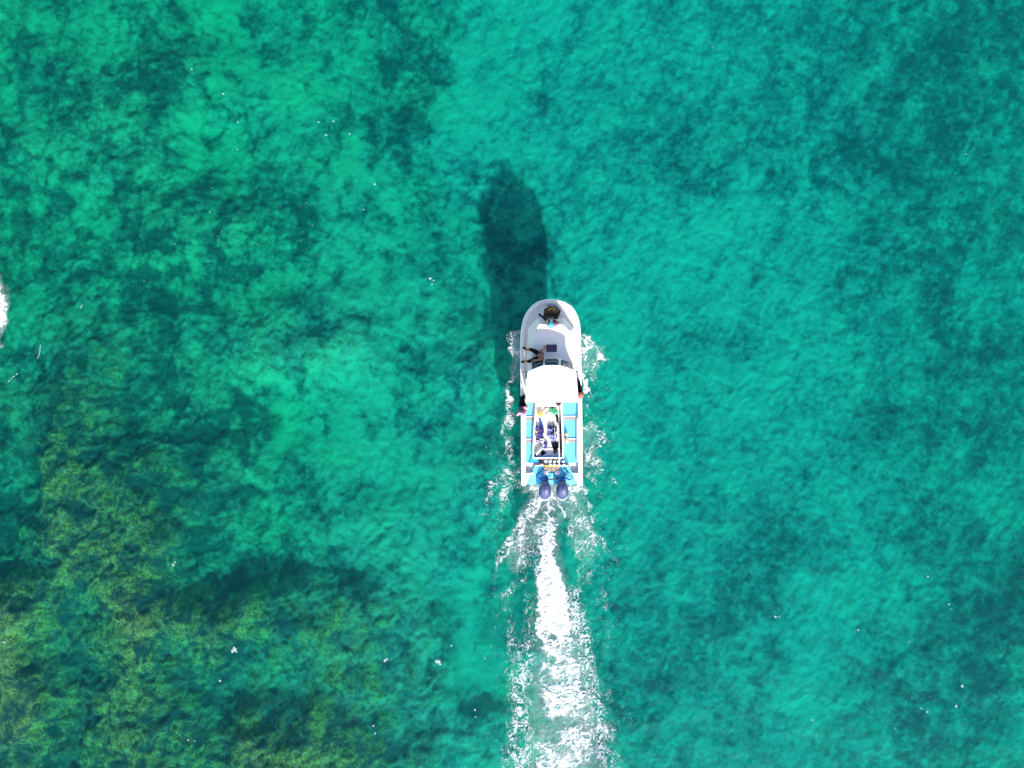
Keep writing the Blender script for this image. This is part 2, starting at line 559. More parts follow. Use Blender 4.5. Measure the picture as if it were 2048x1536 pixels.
def foam_sheet(name, x0, x1, y0, y1, strokes, cores, milk, label, seed, holes=()):
    gx, gy = np.meshgrid(np.arange(x0, x1, 1.15), np.arange(y0, y1, 1.15))
    wx = fbm(gx / 26, gy / 26, 3, seed) * 16; wy = fbm(gx / 26, gy / 26, 3, seed + 7) * 16
    wx2 = fbm(gx / 8, gy / 8, 2, seed + 3) * 5; wy2 = fbm(gx / 8, gy / 8, 2, seed + 5) * 5
    E = np.zeros_like(gx)
    for s in strokes: E = np.maximum(E, stroke_env(gx + wx * .9, gy + wy * .9, s))
    K = np.zeros_like(gx)
    for s in cores: K = np.maximum(K, stroke_env(gx + wx * .8 + wx2 * .6, gy + wy * .8 + wy2 * .6, s, .6, 1.2))
    Mk = np.zeros_like(gx)
    for s in milk: Mk = np.maximum(Mk, stroke_env(gx + wx, gy + wy, s))
    for s in holes:
        h = stroke_env(gx + wx * .5 + wx2 * .5, gy + wy * .5, s); K = K * (1 - h); E = E * (1 - .4 * h); Mk = Mk * (1 - .35 * h)
    qx, qy = gx + wx + wx2, gy + wy + wy2
    # lacy filaments: ridges of two scales
    r1 = 1 - np.abs(pn(qx / 7.5, qy / 8.5, seed + 11)) * 2.5
    r2 = 1 - np.abs(pn(qx / 3.4, qy / 3.8, seed + 12)) * 2.2
    r3 = pn(qx / 2.4, qy / 2.4, seed + 13)
    big = fbm(gx / 22, gy / 30, 3, seed + 15)
    lace = .66 * r1 + .36 * r2 + .16 * r3
    tear = .62 * fbm(qx / 15, qy / 13, 4, seed + 19, .6) + .5 * fbm(qx / 5, qy / 6, 2, seed + 21)
    f = .85 * sst(0, .62, lace + E * 1.2 - 1.20 + big * .6 * (E > 0)) * (E > .02)
    gap = fbm(gx / 15 + wx * .05, gy / 8 + wy * .05, 3, seed + 23)
    K = K - sst(-.02, .34, gap) * 1.15 * sst(1250, 1330, gy) - sst(.12, .4, gap) * .6 * sst(1150, 1250, gy)
    K = np.clip(K, 0, 2)
    core = sst(-.05, .95, K * (1.05 + big * .6) + tear * 1.15 * sst(0, .6, K) + lace * .10 - .06) * sst(.02, .3, K)
    mk = Mk * (.50 + .55 * tear + .30 * big)
    dens = np.clip(np.maximum(np.maximum(f * np.clip(.45 + E, 0, 1), core), mk), 0, 1)
    dens[dens < .04] = 0
    zz = .035 + dens * .05 + (r2 * .012 + tear * .07 * sst(0, 1, K) + r3 * .006) * dens
    k = M_PX
    XX = (gx - 1024) * k; YY = (768 - gy) * k
    me, keep = grid_mesh(name, XX, YY, zz, dens > 0)
    add_attr(me, 'foam', dens.reshape(-1)[keep])
    return tag(link(name, me, None, [FOAM]), label, 'foam', kind='stuff')


def foam_mat():
    m, n, l, b = new_mat('sea_foam')
    at = n.new('ShaderNodeAttribute'); at.attribute_name = 'foam'
    tc = n.new('ShaderNodeTexCoord')
    no = n.new('ShaderNodeTexNoise'); no.inputs['Scale'].default_value = 14; no.inputs['Detail'].default_value = 5
    l.new(tc.outputs['Object'], no.inputs['Vector'])
    cr = n.new('ShaderNodeMapRange'); cr.inputs[1].default_value = .35; cr.inputs[2].default_value = 1.0; cr.inputs[3].default_value = .30; cr.inputs[4].default_value = .66
    l.new(at.outputs['Fac'], cr.inputs[0])
    l.new(cr.outputs[0], b.inputs['Base Color'])
    b.inputs['Roughness'].default_value = .8
    b.inputs['Specular IOR Level'].default_value = .2
    ad = n.new('ShaderNodeMath'); ad.operation = 'MULTIPLY_ADD'
    l.new(no.outputs[0], ad.inputs[0]); ad.inputs[1].default_value = .5; ad.inputs[2].default_value = -.25
    a2 = n.new('ShaderNodeMath'); a2.operation = 'ADD'
    l.new(at.outputs['Fac'], a2.inputs[0]); l.new(ad.outputs[0], a2.inputs[1])
    rp = n.new('ShaderNodeMapRange'); rp.inputs[1].default_value = .03; rp.inputs[2].default_value = 1.12
    rp.inputs[4].default_value = .97
    l.new(a2.outputs[0], rp.inputs[0])
    mu = n.new('ShaderNodeMath'); mu.operation = 'MULTIPLY'; mu.use_clamp = True
    st = n.new('ShaderNodeMapRange'); st.inputs[1].default_value = 0; st.inputs[2].default_value = .12
    l.new(at.outputs['Fac'], st.inputs[0])
    l.new(rp.outputs[0], mu.inputs[0]); l.new(st.outputs[0], mu.inputs[1])
    l.new(mu.outputs[0], b.inputs['Alpha'])
    bp = n.new('ShaderNodeBump'); bp.inputs['Strength'].default_value = .3; bp.inputs['Distance'].default_value = .02
    l.new(no.outputs[0], bp.inputs['Height']); l.new(bp.outputs[0], b.inputs['Normal'])
    return m


FOAM = foam_mat()
foam_sheet('propeller_wake_foam', 955, 1260, 955, 1600,
    strokes=[
        [(1078, 985, 12, .9), (1062, 1010, 12, .85), (1035, 1058, 20, .9), (1008, 1100, 14, .95), (990, 1150, 8, .6), (985, 1200, 6, .4)],
        [(1070, 1040, 30, .85), (1048, 1095, 44, .85), (1040, 1150, 26, .6)],
        [(1098, 1000, 20, .8), (1090, 1060, 26, .9), (1088, 1140, 26, .8)],
        [(1130, 985, 14, .9), (1150, 1010, 16, .85), (1165, 1060, 26, .8), (1205, 1092, 12, .95), (1225, 1112, 9, .6), (1245, 1130, 6, .4)],
        [(1150, 1060, 34, .8), (1175, 1105, 30, .7), (1170, 1160, 26, .55)],
        [(1040, 1160, 12, .6), (1010, 1190, 12, .65), (1018, 1230, 12, .5), (1024, 1280, 16, .7), (1028, 1340, 22, .75), (1020, 1400, 18, .6), (1028, 1450, 22, .75), (1020, 1560, 28, .8)],
        [(1195, 1170, 9, .5), (1210, 1210, 14, .65), (1180, 1200, 9, .4), (1215, 1260, 8, .5), (1212, 1330, 8, .35), (1216, 1420, 10, .6), (1226, 1480, 16, .7), (1236, 1560, 18, .75)],
        [(1148, 1180, 20, .9), (1160, 1280, 26, .95), (1180, 1350, 24, .9), (1195, 1440, 26, .9), (1215, 1560, 34, .9)],
        [(1112, 1240, 46, .75), (1118, 1320, 54, .85), (1125, 1420, 64, .95), (1130, 1580, 82, .95)],
        [(1062, 1190, 14, .7), (1052, 1280, 24, .8), (1042, 1400, 34, .9), (1045, 1560, 44, .95)]],
    cores=[
        [(1104, 1020, 6, .55), (1100, 1060, 13, .75), (1094, 1110, 16, .95), (1098, 1150, 22, 1.15), (1106, 1200, 36, 1.2), (1108, 1250, 40, 1.1),
         (1112, 1290, 32, .82), (1119, 1340, 42, .8), (1128, 1390, 50, .85), (1136, 1430, 46, .65), (1132, 1480, 60, .75), (1128, 1560, 72, .85)],
        [(1082, 998, 5, .8), (1070, 1020, 5, .6), (1058, 1044, 4, .4)],
        [(1116, 1000, 5, .7), (1126, 1030, 4, .5)]],
    milk=[
        [(1104, 972, 46, .8), (1100, 1010, 36, .5), (1096, 1060, 26, .4), (1098, 1120, 26, .5), (1108, 1200, 42, .7), (1118, 1300, 54, .85), (1125, 1400, 72, 1.0), (1130, 1580, 90, 1.0)],
        [(1078, 995, 22, .6), (1050, 1070, 34, .55), (1030, 1125, 20, .4)], [(1138, 995, 26, .6), (1165, 1070, 32, .45), (1180, 1110, 20, .35)]],
    holes=[
        [(1066, 1440, 15, 1.0), (1100, 1447, 18, 1.0), (1150, 1438, 14, .9)],
        [(1078, 1472, 13, .8), (1112, 1474, 13, .7)],
        [(1058, 1378, 10, .6), (1078, 1408, 10, .5)],
        [(1072, 1302, 9, .6), (1100, 1318, 12, .6)],
        [(1100, 1358, 12, .5), (1120, 1362, 10, .4)],
        [(1095, 1274, 8, .6), (1105, 1272, 8, .6)],
        [(1116, 1500, 12, .6), (1140, 1496, 10, .6)], [(1170, 1528, 14, .8), (1190, 1534, 12, .8)]],
    label='long white churned propeller wake trailing from the stern down the picture', seed=40)
foam_sheet('hull_splash_foam', 955, 1260, 645, 1080,
    strokes=[
        [(1042, 660, 8, .9), (1026, 674, 10, .95), (1020, 700, 8, .95), (1022, 718, 5, .7)],
        [(1038, 705, 9, .75), (1032, 730, 9, .7), (1028, 765, 8, .7)],
        [(1020, 764, 9, .95), (1012, 785, 9, 1.0), (1016, 810, 12, 1.0), (1020, 830, 11, .9), (1010, 860, 12, .85), (1018, 880, 13, .85), (1022, 910, 12, .7), (1026, 940, 12, .65)],
        [(1040, 940, 14, .95), (1015, 952, 16, .95), (985, 965, 16, .9), (976, 985, 12, .7), (975, 1025, 6, .5)],
        [(1030, 965, 16, .85), (1008, 990, 16, .8), (1004, 1020, 10, .6), (1012, 1050, 8, .5)],
        [(1163, 674, 10, 1.0), (1178, 685, 14, 1.0), (1198, 700, 12, 1.0), (1202, 715, 9, 1.0), (1190, 735, 12, .85), (1184, 755, 10, .8)],
        [(1166, 700, 12, 1.05), (1174, 725, 14, .9), (1168, 750, 9, .95), (1176, 775, 6, .8), (1176, 800, 6, .6), (1170, 830, 8, .7)],
        [(1172, 850, 14, .85), (1190, 855, 12, .95), (1206, 870, 9, .85), (1198, 890, 14, .8), (1176, 900, 14, .9), (1172, 920, 12, .8)],
        [(1172, 925, 12, .8), (1196, 925, 11, .9), (1200, 940, 8, .6), (1176, 950, 14, .7), (1208, 968, 7, .7), (1230, 965, 4, .7), (1228, 938, 4, .5)],
        [(1160, 975, 12, .8), (1172, 1000, 12, .7), (1184, 1040, 10, .5)]],
    cores=[
        [(1166, 680, 5, .9), (1172, 692, 6, .7)], [(1165, 745, 5, .9), (1172, 765, 3, .8), (1174, 782, 3, .7)],
        [(1028, 690, 5, .55), (1034, 706, 8, .55)], [(1014, 782, 4, .8), (1016, 800, 4, .7)],
        [(1062, 974, 9, .7), (1080, 984, 5, .5), (1104, 980, 6, .9), (1106, 996, 7, .8)], [(1148, 974, 10, .6), (1158, 976, 6, .5)]],
    milk=[
        [(1036, 672, 14, .9), (1030, 710, 14, .9), (1030, 760, 9, .5)],
        [(1170, 690, 24, .45), (1180, 730, 22, .35)], [(1175, 860, 24, .4), (1180, 920, 22, .35)],
        [(1055, 975, 14, .8), (1104, 985, 30, .8), (1152, 975, 16, .8)]],
    label='lacy white splash foam thrown off both sides of the boat hull', seed=90)
foam_sheet('breaking_foam', -45, 40, 540, 730,
    strokes=[[(-12, 590, 22, 1.0), (-8, 620, 26, 1.1), (-6, 660, 14, .9), (-6, 690, 8, .6)], [(-4, 556, 7, .8), (-2, 572, 7, .7)]],
    cores=[[(-12, 596, 24, 1.3), (-8, 634, 24, 1.3)]],
    milk=[[(-10, 555, 14, .9), (-2, 600, 22, 1.0), (-4, 640, 18, 1.0), (-6, 690, 12, .9)]],
    label='grey white foam patch cut off by the left edge of the view', seed=130)

# flecks and bubbles of foam plus sun glints modelled as white specks: countless
bm = bmesh.new()
rf = random.Random(11)


def fleck(x, y, r, el=1.0, an=0.0):
    c = P(x, y, 0.0); n = 6 if r < 1.6 else 9
    top = []; low = []
    for k in range(n):
        t = 2 * math.pi * k / n
        rr = r * .8 * M_PX * rf.uniform(.6, 1.25)
        u = math.cos(t) * rr * el; v = math.sin(t) * rr
        top.append((c.x + u * math.cos(an) - v * math.sin(an), c.y + u * math.sin(an) + v * math.cos(an)))
    z = rf.uniform(.055, .085)
    ct = bm.verts.new((c.x, c.y, z + .02))
    a = [bm.verts.new((p[0], p[1], z)) for p in top]
    for k in range(n): bm.faces.new((ct, a[k], a[(k + 1) % n]))


for x, y, r in [(470, 1297, 5.2), (466, 1301, 3.8), (474, 1302, 2.5), (877, 1322, 5), (880, 1326, 3), (770, 1320, 4.2), (774, 1317, 3), (903, 1290, 2.5), (441, 1360, 3), (747, 1450, 2),
                (751, 1465, 2.5), (638, 245, 2.2), (668, 244, 2), (653, 271, 2.2), (700, 269, 1.6), (750, 369, 2.2), (728, 420, 1.8), (1896, 1207, 2.2), (1900, 1217, 1.4), (1550, 1232, 3),
                (1557, 1232, 2), (1816, 1282, 1.8), (1841, 1415, 2), (1853, 1422, 2.5), (1922, 1370, 3), (1910, 1410, 2.5), (1788, 1455, 2), (1624, 1438, 2), (1715, 1259, 2), (1854, 1152, 2),
                (950, 1418, 2.3), (951, 1432, 2), (1930, 309, 1.8), (12, 1283, 2), (8, 1283, 1.6), (378, 1478, 2.2), (391, 1480, 1.8), (348, 1128, 3), (352, 1123, 2), (1096, 1400, 2), (448, 189, 2),
                (477, 245, 2), (385, 140, 1.8), (476, 300, 2), (861, 557, 3), (868, 561, 2), (864, 569, 2)]:
    fleck(x, y, r, rf.uniform(1, 1.5), rf.uniform(0, 3))
for k in range(9): fleck(78 + k * 1.4 - .1 * k * k, 716 - k * 3.2 + 0, 1.1, 2.0, R(65))
for k in range(4): fleck(20 + k * 5, 762 - k * 4.5, 1.3, 2.4, R(40))
for k in range(3): fleck(163 + k * 1.5, 616 - k * 2.4, 1.0, 2.0, R(55))
for _ in range(200):
    x = rf.uniform(0, 2048); y = rf.uniform(0, 1536)
    if 1036 < x < 1170 and 590 < y < 1000: continue
    fleck(x, y, rf.choice([.4, .45, .5, .6, .7]), rf.uniform(1, 2.2), rf.uniform(0, 3))
for cx, cy, sx, sy, nn in [(1000, 1010, 22, 60, 130), (1215, 1120, 30, 70, 150), (1200, 1300, 20, 120, 150), (1000, 1300, 18, 130, 120), (1225, 1470, 28, 60, 130), (1195, 820, 18, 60, 90),
                           (1012, 930, 16, 50, 100), (1190, 1000, 30, 40, 60), (560, 480, 120, 40, 40), (1010, 1480, 30, 60, 60), (1215, 900, 12, 60, 50), (1690, 1400, 200, 60, 70)]:
    for _ in range(nn):
        x = rf.gauss(cx, sx); y = rf.gauss(cy, sy)
        if 1040 < x < 1166 and 590 < y < 985: continue
        fleck(x, y, rf.choice([.5, .6, .8, .9, 1.2]), rf.uniform(1, 1.8), rf.uniform(0, 3))
me = bpy.data.meshes.new('foam_glint_flecks'); bm.to_mesh(me); bm.free()
FL = mat('foam_glint_white', (.27, .31, .31), .8)
tag(link('foam_glint_flecks', me, None, [FL]), 'tiny white foam flecks, bubbles and modelled sun glints scattered over the green water', 'foam flecks', kind='stuff')

# ================================================================== BOAT
def zg(y):                       # height of the gunwale along the boat
    return 0.95 + 0.06 * float(sst(800, 600, y))


BOAT = thing('motor_boat', P(1104, 790, 0), 'long white dive boat with blue cockpit floor running up the picture ahead of its wake', 'boat')
OUT_L = [(1042.5, 803), (1041.6, 750), (1041.2, 700), (1041.8, 675), (1043.6, 656), (1047, 640), (1052, 628.5), (1059, 618), (1067, 610), (1077, 603.6), (1089, 600.2)]
OUT_R = [(1103, 599), (1117, 600.4), (1130, 604.2), (1140.5, 611), (1148.5, 620), (1154.5, 632), (1158.2, 645), (1160, 660), (1161, 690), (1161.6, 740), (1163, 803)]
FRONT = OUT_L + OUT_R                        # from left rear round the bow to right rear
FULL = [(1044, 968)] + [(1043, 890)] + FRONT + [(1164, 890), (1164, 968)]


def scaled(poly, k, cx=1103.0, cy=800.0, ky=None):
    ky = k if ky is None else ky
    return [(cx + (x - cx) * k, cy + (y - cy) * ky) for x, y in poly]


# hull shell up to the cockpit sole, flaring outwards
FL_Z = .72
hb = MB()
hb.ring_faces([[P(x, y, -.45) for x, y in scaled(FULL, .55, ky=.86)], [P(x, y, -.25) for x, y in scaled(FULL, .82, ky=.93)],
               [P(x, y, .05) for x, y in scaled(FULL, .92, ky=.965)], [P(x, y, FL_Z) for x, y in scaled(FULL, .962, ky=.985)]])
hull = hb.build('hull', M['gelcoat'], BOAT, smooth=False)


def shell(poly, z0f, z1f, k0=.962, ky0=.985, inner=None):
    pass


# foredeck: flared solid topsides with a rounded edge and slight camber
fd = MB()
FD = [p for p in FRONT if p[1] < 745]
FD = [(1041.6, 745)] + [p for p in FD if p[1] < 744] + [(1161.7, 745)]
rings = [[Vector((*P(x, y, FL_Z).xy, FL_Z)) for x, y in scaled(FD, .968, ky=.988)],
         [P(x, y, zg(y) - .06) for x, y in scaled(FD, 1.0)],
         [P(x, y, zg(y)) for x, y in scaled(FD, .99, cy=745, ky=.996)],
         [P(x, y, zg(y) + .01) for x, y in scaled(FD, .90, cy=745, ky=.955)],
         [P(x, y, zg(y) - .05) for x, y in scaled(FD, .88, cy=745, ky=.945)]]
fd.ring_faces(rings, cap1=True)
fd.build('foredeck', M['gelcoat'], BOAT)
# side decks running aft to the stern
for name, poly in (('gunwale', [(1041.6, 745.4), (1051.2, 745.4), (1051.6, 803), (1051.6, 946), (1043.6, 946), (1042.6, 880), (1042.4, 803)]),
                   ('gunwale', [(1161.6, 745.4), (1163, 803), (1164, 880), (1164, 946), (1156.8, 946), (1156.2, 803), (1154.5, 745.4)])):
    b = MB()
    pts = poly
    top = [P(x, y, zg(y)) for x, y in pts]
    cx = 1103
    bot = []
    for (x, y), t in zip(pts, top):
        outer = abs(x - cx) > 59.2 and True
        q = t.copy(); q.z = .30
        if (x < 1045) or (x > 1161): q.x += .045 * (1 if x < cx else -1)
        bot.append(q)
    b.ring_faces([bot, top]); b.build(name, M['gelcoat'], BOAT, bevel=.012)
# rub rails
for pts in ([(x, y) for x, y in [(1044, 970), (1043, 890)] + FRONT + [(1164, 890), (1164.2, 970)]],):
    b = MB()
    b.tube([P(x, y, zg(y) - .05) for x, y in pts], .024, 8); b.build('rub_rail', M['rail'], BOAT, smooth=True)
# stern quarters each side of the engine well
for poly in ([(1044, 946.2), (1062.5, 946.2), (1056, 959), (1052.4, 969), (1052.2, 972), (1044.6, 972)],
             [(1164, 946.2), (1164, 972), (1156.4, 972), (1155.8, 969), (1151, 959), (1145, 946.2)]):
    b = MB(); b.prism(poly, -.1, .93); b.build('stern_quarter', M['gelcoat'], BOAT, bevel=.015)
# transom board under the well and the sloping engine well
b = MB(); b.ring_faces([[P(1062.7, 946.2, .2), P(1144.8, 946.2, .2), P(1155.6, 968.5, .2), P(1052.6, 968.5, .2)],
                        [P(1063, 946.3, .80), P(1144.6, 946.3, .80), P(1155.4, 968.5, .755), P(1052.8, 968.5, .755)]])
b.build('transom', M['blue'], BOAT)
b = MB(); b.prism([(1069.5, 932), (1137, 932), (1144.8, 946.1), (1062.6, 946.1)], FL_Z - .02, .84)
b.build('stern_step', M['blue'], BOAT, bevel=.01)
b = MB(); b.prism([(1069.8, 930.6), (1136.8, 930.6), (1137.4, 932), (1069.2, 932)], FL_Z, .88)
b.build('step_edge', M['rail'], BOAT)
b = MB(); b.prism([(1052.5, 925.8), (1068.6, 925.8), (1068.6, 932), (1061, 946), (1052.5, 946)], FL_Z - .02, FL_Z + .02)
b.build('aft_sole', M['bench'], BOAT)
b = MB(); b.prism([(1138, 925.8), (1155.8, 925.8), (1155.8, 946), (1146, 946), (1138, 932)], FL_Z - .02, FL_Z + .02)
b.build('aft_sole', M['bench'], BOAT)
b = MB(); b.prism([(1063, 911), (1130, 911), (1137.6, 925.6), (1057.5, 925.6)], FL_Z + .03, FL_Z + .075)
b.build('tank_platform', M['deep_blue'], BOAT)  # deeper blue stands for the shade on a forward-sloping panel
# blue sole panels and thwarts
for pl in ([(1052.2, 803), (1065.5, 803), (1065.5, 925.6), (1052.2, 925.6)], [(1126, 803), (1155.8, 803), (1155.8, 925.6), (1126, 925.6)]):
    b = MB(); b.prism(pl, FL_Z - .02, FL_Z + .02); b.build('sole_panel', M['blue'], BOAT)
for x0, x1, y0, y1 in ((1052, 1068, 834, 841), (1052, 1066, 879, 886), (1126.5, 1156, 833.5, 840.5), (1127, 1156, 878.5, 885.5)):
    b = MB(); b.prism([(x0, y0), (x1, y0), (x1, y1), (x0, y1)], FL_Z + .02, .775, mi=0)
    th = b.build('thwart', M['thwart'], BOAT, bevel=.008)
    b = MB(); b.prism([(x0 + .2, y0 - 1.6), (x1 - .2, y0 - 1.6), (x1 - .2, y0 - .1), (x0 + .2, y0 - .1)], .70, .785)
    b.build('thwart_edge', M['rail'], th)
b = MB(); b.prism([(1153.6, 836), (1156, 836), (1156, 925), (1153.6, 925)], FL_Z + .021, .90)
b.build('side_shade_strip', M['bench'], BOAT)  # grey strip standing for the inner gunwale side in shade

# gear well in the middle of the cockpit: rim, walls, floor
TUB_O = [(1071, 805), (1125, 804.5), (1126.5, 840), (1128, 890), (1128.3, 916.5), (1127, 918), (1066.3, 918), (1065, 916), (1065.2, 890), (1067.6, 845)]
TUB_I = [(1073, 809), (1121, 809), (1122.4, 840), (1124.6, 890), (1125, 913.5), (1124, 914.7), (1069, 914.7), (1068, 913), (1068.6, 890), (1071, 845)]
b = MB()
zo, zi = .98, .756
ro = [[Vector((*P(x, y, .92).xy, FL_Z + .02)) for x, y in TUB_O], [P(x, y, zo - .03) for x, y in TUB_O], [P(x, y, zo) for x, y in scaled(TUB_O, .985, 1097, 862)],
      [P(x, y, zo) for x, y in TUB_I], [P(x, y, zi) for x, y in scaled(TUB_I, .985, 1097, 862)]]
b.ring_faces(ro)
b.build('gear_well', M['cream'], BOAT)
b = MB(); b.prism([(1070, 896), (1124, 896), (1124.3, 913.5), (1069.5, 913.5)], zi + .004, zi + .03); b.build('well_floor_shade', M['bench'], BOAT)  # grey sheet standing for the shaded rear end of the well floor
b = MB(); b.prism([(1072, 809.5), (1121, 809.5), (1121.2, 813), (1071.6, 813)], zi + .001, .92); b.build('well_locker', M['cream'], BOAT, bevel=.01)

# trunk cabin top on the foredeck
TB = [(1055, 745.2), (1054.5, 690), (1056.5, 656), (1076, 635.5), (1127.5, 635), (1147.5, 657), (1150, 690), (1152, 745.2)]
TT = [(1062, 745.2), (1063.5, 700), (1068, 661), (1078.5, 647), (1126.5, 647), (1139, 662), (1143, 700), (1146.5, 745.2)]
b = MB()
ZT = 1.75
b.ring_faces([[Vector((*P(x, y, zg(y)).xy, zg(y) - .06)) for x, y in TB], [P(x, y, zg(y) + .10) for x, y in scaled(TB, .995, 1102, 700)],
              [P(x, y, ZT - .02) for x, y in TT], [P(x, y, ZT) for x, y in scaled(TT, .975, 1102, 700)]])
trunk = b.build('trunk_cabin', M['deck'], BOAT, bevel=0)
# raised plate borders on the trunk top and the square ended coaming of the right side
b = MB()
b.tube([P(1069, 671, ZT + .005), P(1067.5, 690, ZT + .005), P(1065.5, 712, ZT + .005)], .012, 6)
b.build('deck_seam', M['rail'], trunk)
b = MB()
b.tube([P(1136, 670, ZT + .005), P(1139, 690, ZT + .005), P(1141.5, 712, ZT + .005)], .014, 6)
b.build('deck_seam', M['dark_rail'], trunk)  # dark colour draws the shadow line along this seam
b = MB()
b.prism([(1141.5, 664.5), (1148.3, 657.5), (1149.5, 658.5), (1142.6, 665.7)], zg(660) + .0, zg(660) + .12)
b.build('coaming_end', M['rail'], BOAT)
# hatch
def rrect(x0, y0, x1, y1, r, n=4):
    out = []
    for cx, cy, a0 in ((x1 - r, y0 + r, -90), (x1 - r, y1 - r, 0), (x0 + r, y1 - r, 90), (x0 + r, y0 + r, 180)):
        for k in range(n + 1):
            a = R(a0 + 90 * k / n); out.append((cx + r * math.cos(a), cy + r * math.sin(a)))
    return out
b = MB(); b.prism(rrect(1090.3, 687.2, 1115.6, 706.6, 2.2), ZT - .01, ZT + .035)
ht = b.build('deck_hatch', M['rail'], BOAT, bevel=.006)
b = MB(); b.prism(rrect(1092.2, 689, 1113.8, 704.2, 1.6), ZT + .03, ZT + .048); b.build('hatch_pane', M['hatch_glass'], ht)
b = MB()
b.box(P(1096, 688, ZT + .05), .05, .03, .02); b.build('hinge', M['steel'], ht)
b = MB(); b.box(P(1110, 688, ZT + .05), .05, .03, .02); b.build('hinge', M['steel'], ht)
b = MB(); b.lathe(P(1062.4, 666.5, zg(666) + .14), [(.03, 0), (.03, .03), (.018, .05)], 12); b.build('fuel_filler', M['rubber'], BOAT)
# curved grab rail on the front of the trunk
for sx in (-1, 1):
    cx = 1102.5
    pts = []
    for k in range(9):
        t = k / 8
        x = cx + sx * (10 + 19 * t); y = 648.5 + 1.5 * t + 9.5 * t * t * t
        pts.append(P(x, y, ZT + .09 if 0 < k < 8 else ZT - .01))
    pts.append(P(cx + sx * 30.5, 663, ZT + .06)); pts.append(P(cx + sx * 30.5, 664.5, ZT - .01))
    b = MB(); b.tube(pts, .016, 8); b.build('grab_rail', M['grip'], BOAT, smooth=True)
# bow rail stub, cleat, anchor locker tub
b = MB(); pts = [P(1084.5, 640, 1.05), P(1084.5, 638, 1.32), P(1084.2, 628, 1.5), P(1085.5, 619, 1.5), P(1091, 614.5, 1.44), P(1097, 613.2, 1.26), P(1097.5, 613, 1.0)]
b.tube(pts, .014, 8); b.build('bow_rail', M['rail'], BOAT, smooth=True)
b = MB(); c = P(1102, 611.5, zg(611)); b.box(c + Vector((0, 0, .06)), .17, .035, .03); b.box(c + Vector((-.035, 0, .025)), .03, .03, .06); b.box(c + Vector((.035, 0, .025)), .03, .03, .06)
b.build('cleat', M['white_plastic'], BOAT, bevel=.006)
b = MB(); b.lathe(P(1103.5, 624, 1.0), [(.30, 0), (.33, .10), (.345, .12), (.325, .125), (.305, .09), (.29, .03)], 28)
b.build('anchor_locker', M['grip'], BOAT, smooth=True)

# cabin: side walls, sloping windscreen, roof
ZR = 2.75
b = MB()
b.ring_faces([[P(1056, 745.3, .42), P(1057.5, 745.3, .42), P(1057.5, 799, .42), P(1056, 799, .42)], [P(1058, 748, ZR - .08), P(1059.5, 748, ZR - .08), P(1058.5, 797, ZR - .08), P(1057, 797, ZR - .08)]])
b.build('cabin_side', M['gelcoat'], BOAT)
b = MB()
b.ring_faces([[P(1152.5, 745.3, .42), P(1154, 745.3, .42), P(1154, 799, .42), P(1152.5, 799, .42)], [P(1147, 748, ZR - .08), P(1148.5, 748, ZR - .08), P(1151.5, 797, ZR - .08), P(1150, 797, ZR - .08)]])
b.build('cabin_side', M['gelcoat'], BOAT)
b = MB(); b.prism([(1058, 747), (1152, 747), (1152, 802), (1058, 802)], FL_Z - .01, FL_Z + .035); b.build('cabin_sole', M['cream'], BOAT)
# windscreen facets: lower and upper edge points
WL = [P(1057.5, 744, ZT - .3), P(1063, 725.5, ZT - .01), P(1088, 716.5, ZT - .01), P(1119.5, 716.5, ZT - .01), P(1145, 725.5, ZT - .01), P(1151, 744, ZT - .3)]
WU = [P(1060, 756, ZR - .03), P(1064, 745, ZR - .03), P(1088, 738.5, ZR - .03), P(1119.5, 738.5, ZR - .03), P(1143, 745, ZR - .03), P(1147, 756, ZR - .03)]
b = MB()
inn = Vector((0, -.03, 0))
b.ring_faces([WL, WU], closed=False, cap0=False, cap1=False)
b.ring_faces([[v + inn for v in WL], [v + inn for v in WU]], closed=False, cap0=False, cap1=False)
ws = b.build('windscreen', M['deck'], BOAT)


def on_quad(i, u, v, off=0.0):
    a, b_, c, d = WL[i], WL[i + 1], WU[i + 1], WU[i]
    n = (b_ - a).cross(d - a).normalized()
    if n.z < 0: n = -n
    return (a * (1 - u) + b_ * u) * (1 - v) + (d * (1 - u) + c * u) * v + n * off


def quad_panel(i, u0, u1, v0, v1, o0, o1, r=.18):
    pts = rrect(0, 0, 1, 1, r, 4)
    return [[on_quad(i, u0 + (u1 - u0) * x, v0 + (v1 - v0) * y, o) for x, y in pts] for o in (o0, o1)]


for i, u0, u1 in ((1, .04, .90), (2, .08, .92), (3, .10, .96)):
    b = MB(); b.ring_faces(quad_panel(i, u0, u1, .10, .90, .002, .018)); f = b.build('window', M['rubber'], ws)
    b = MB(); b.ring_faces(quad_panel(i, u0 + .05, u1 - .05, .17, .84, .019, .024)); b.build('pane', M['glass'], f)
    b = MB(); q = [on_quad(i, u0 + .1, .42, .03), on_quad(i, u1 - .12, .38, .03)]; b.tube(q, .009, 6); b.build('wiper', M['steel'], f)
RF_P = [(1055, 744), (1060, 741), (1070, 736.5), (1086, 730.5), (1104, 729.8), (1121, 730.5), (1136, 735), (1149.5, 740.5), (1152.5, 745), (1155, 775), (1156.6, 799.5), (1051.6, 799.5), (1051.6, 775), (1051.6, 758), (1054, 756)]
b = MB()
b.ring_faces([[P(x, y, ZR - .02) for x, y in scaled(RF_P, .985, 1103, 766)], [P(x, y, ZR) for x, y in RF_P], [P(x, y, ZR + .035) for x, y in RF_P],
              [P(x, y, ZR + .055) for x, y in scaled(RF_P, .98, 1103, 766)], [P(x, y, ZR + .085) for x, y in scaled(RF_P, .6, 1103, 766)]])
roof = b.build('roof', M['roof'], BOAT)
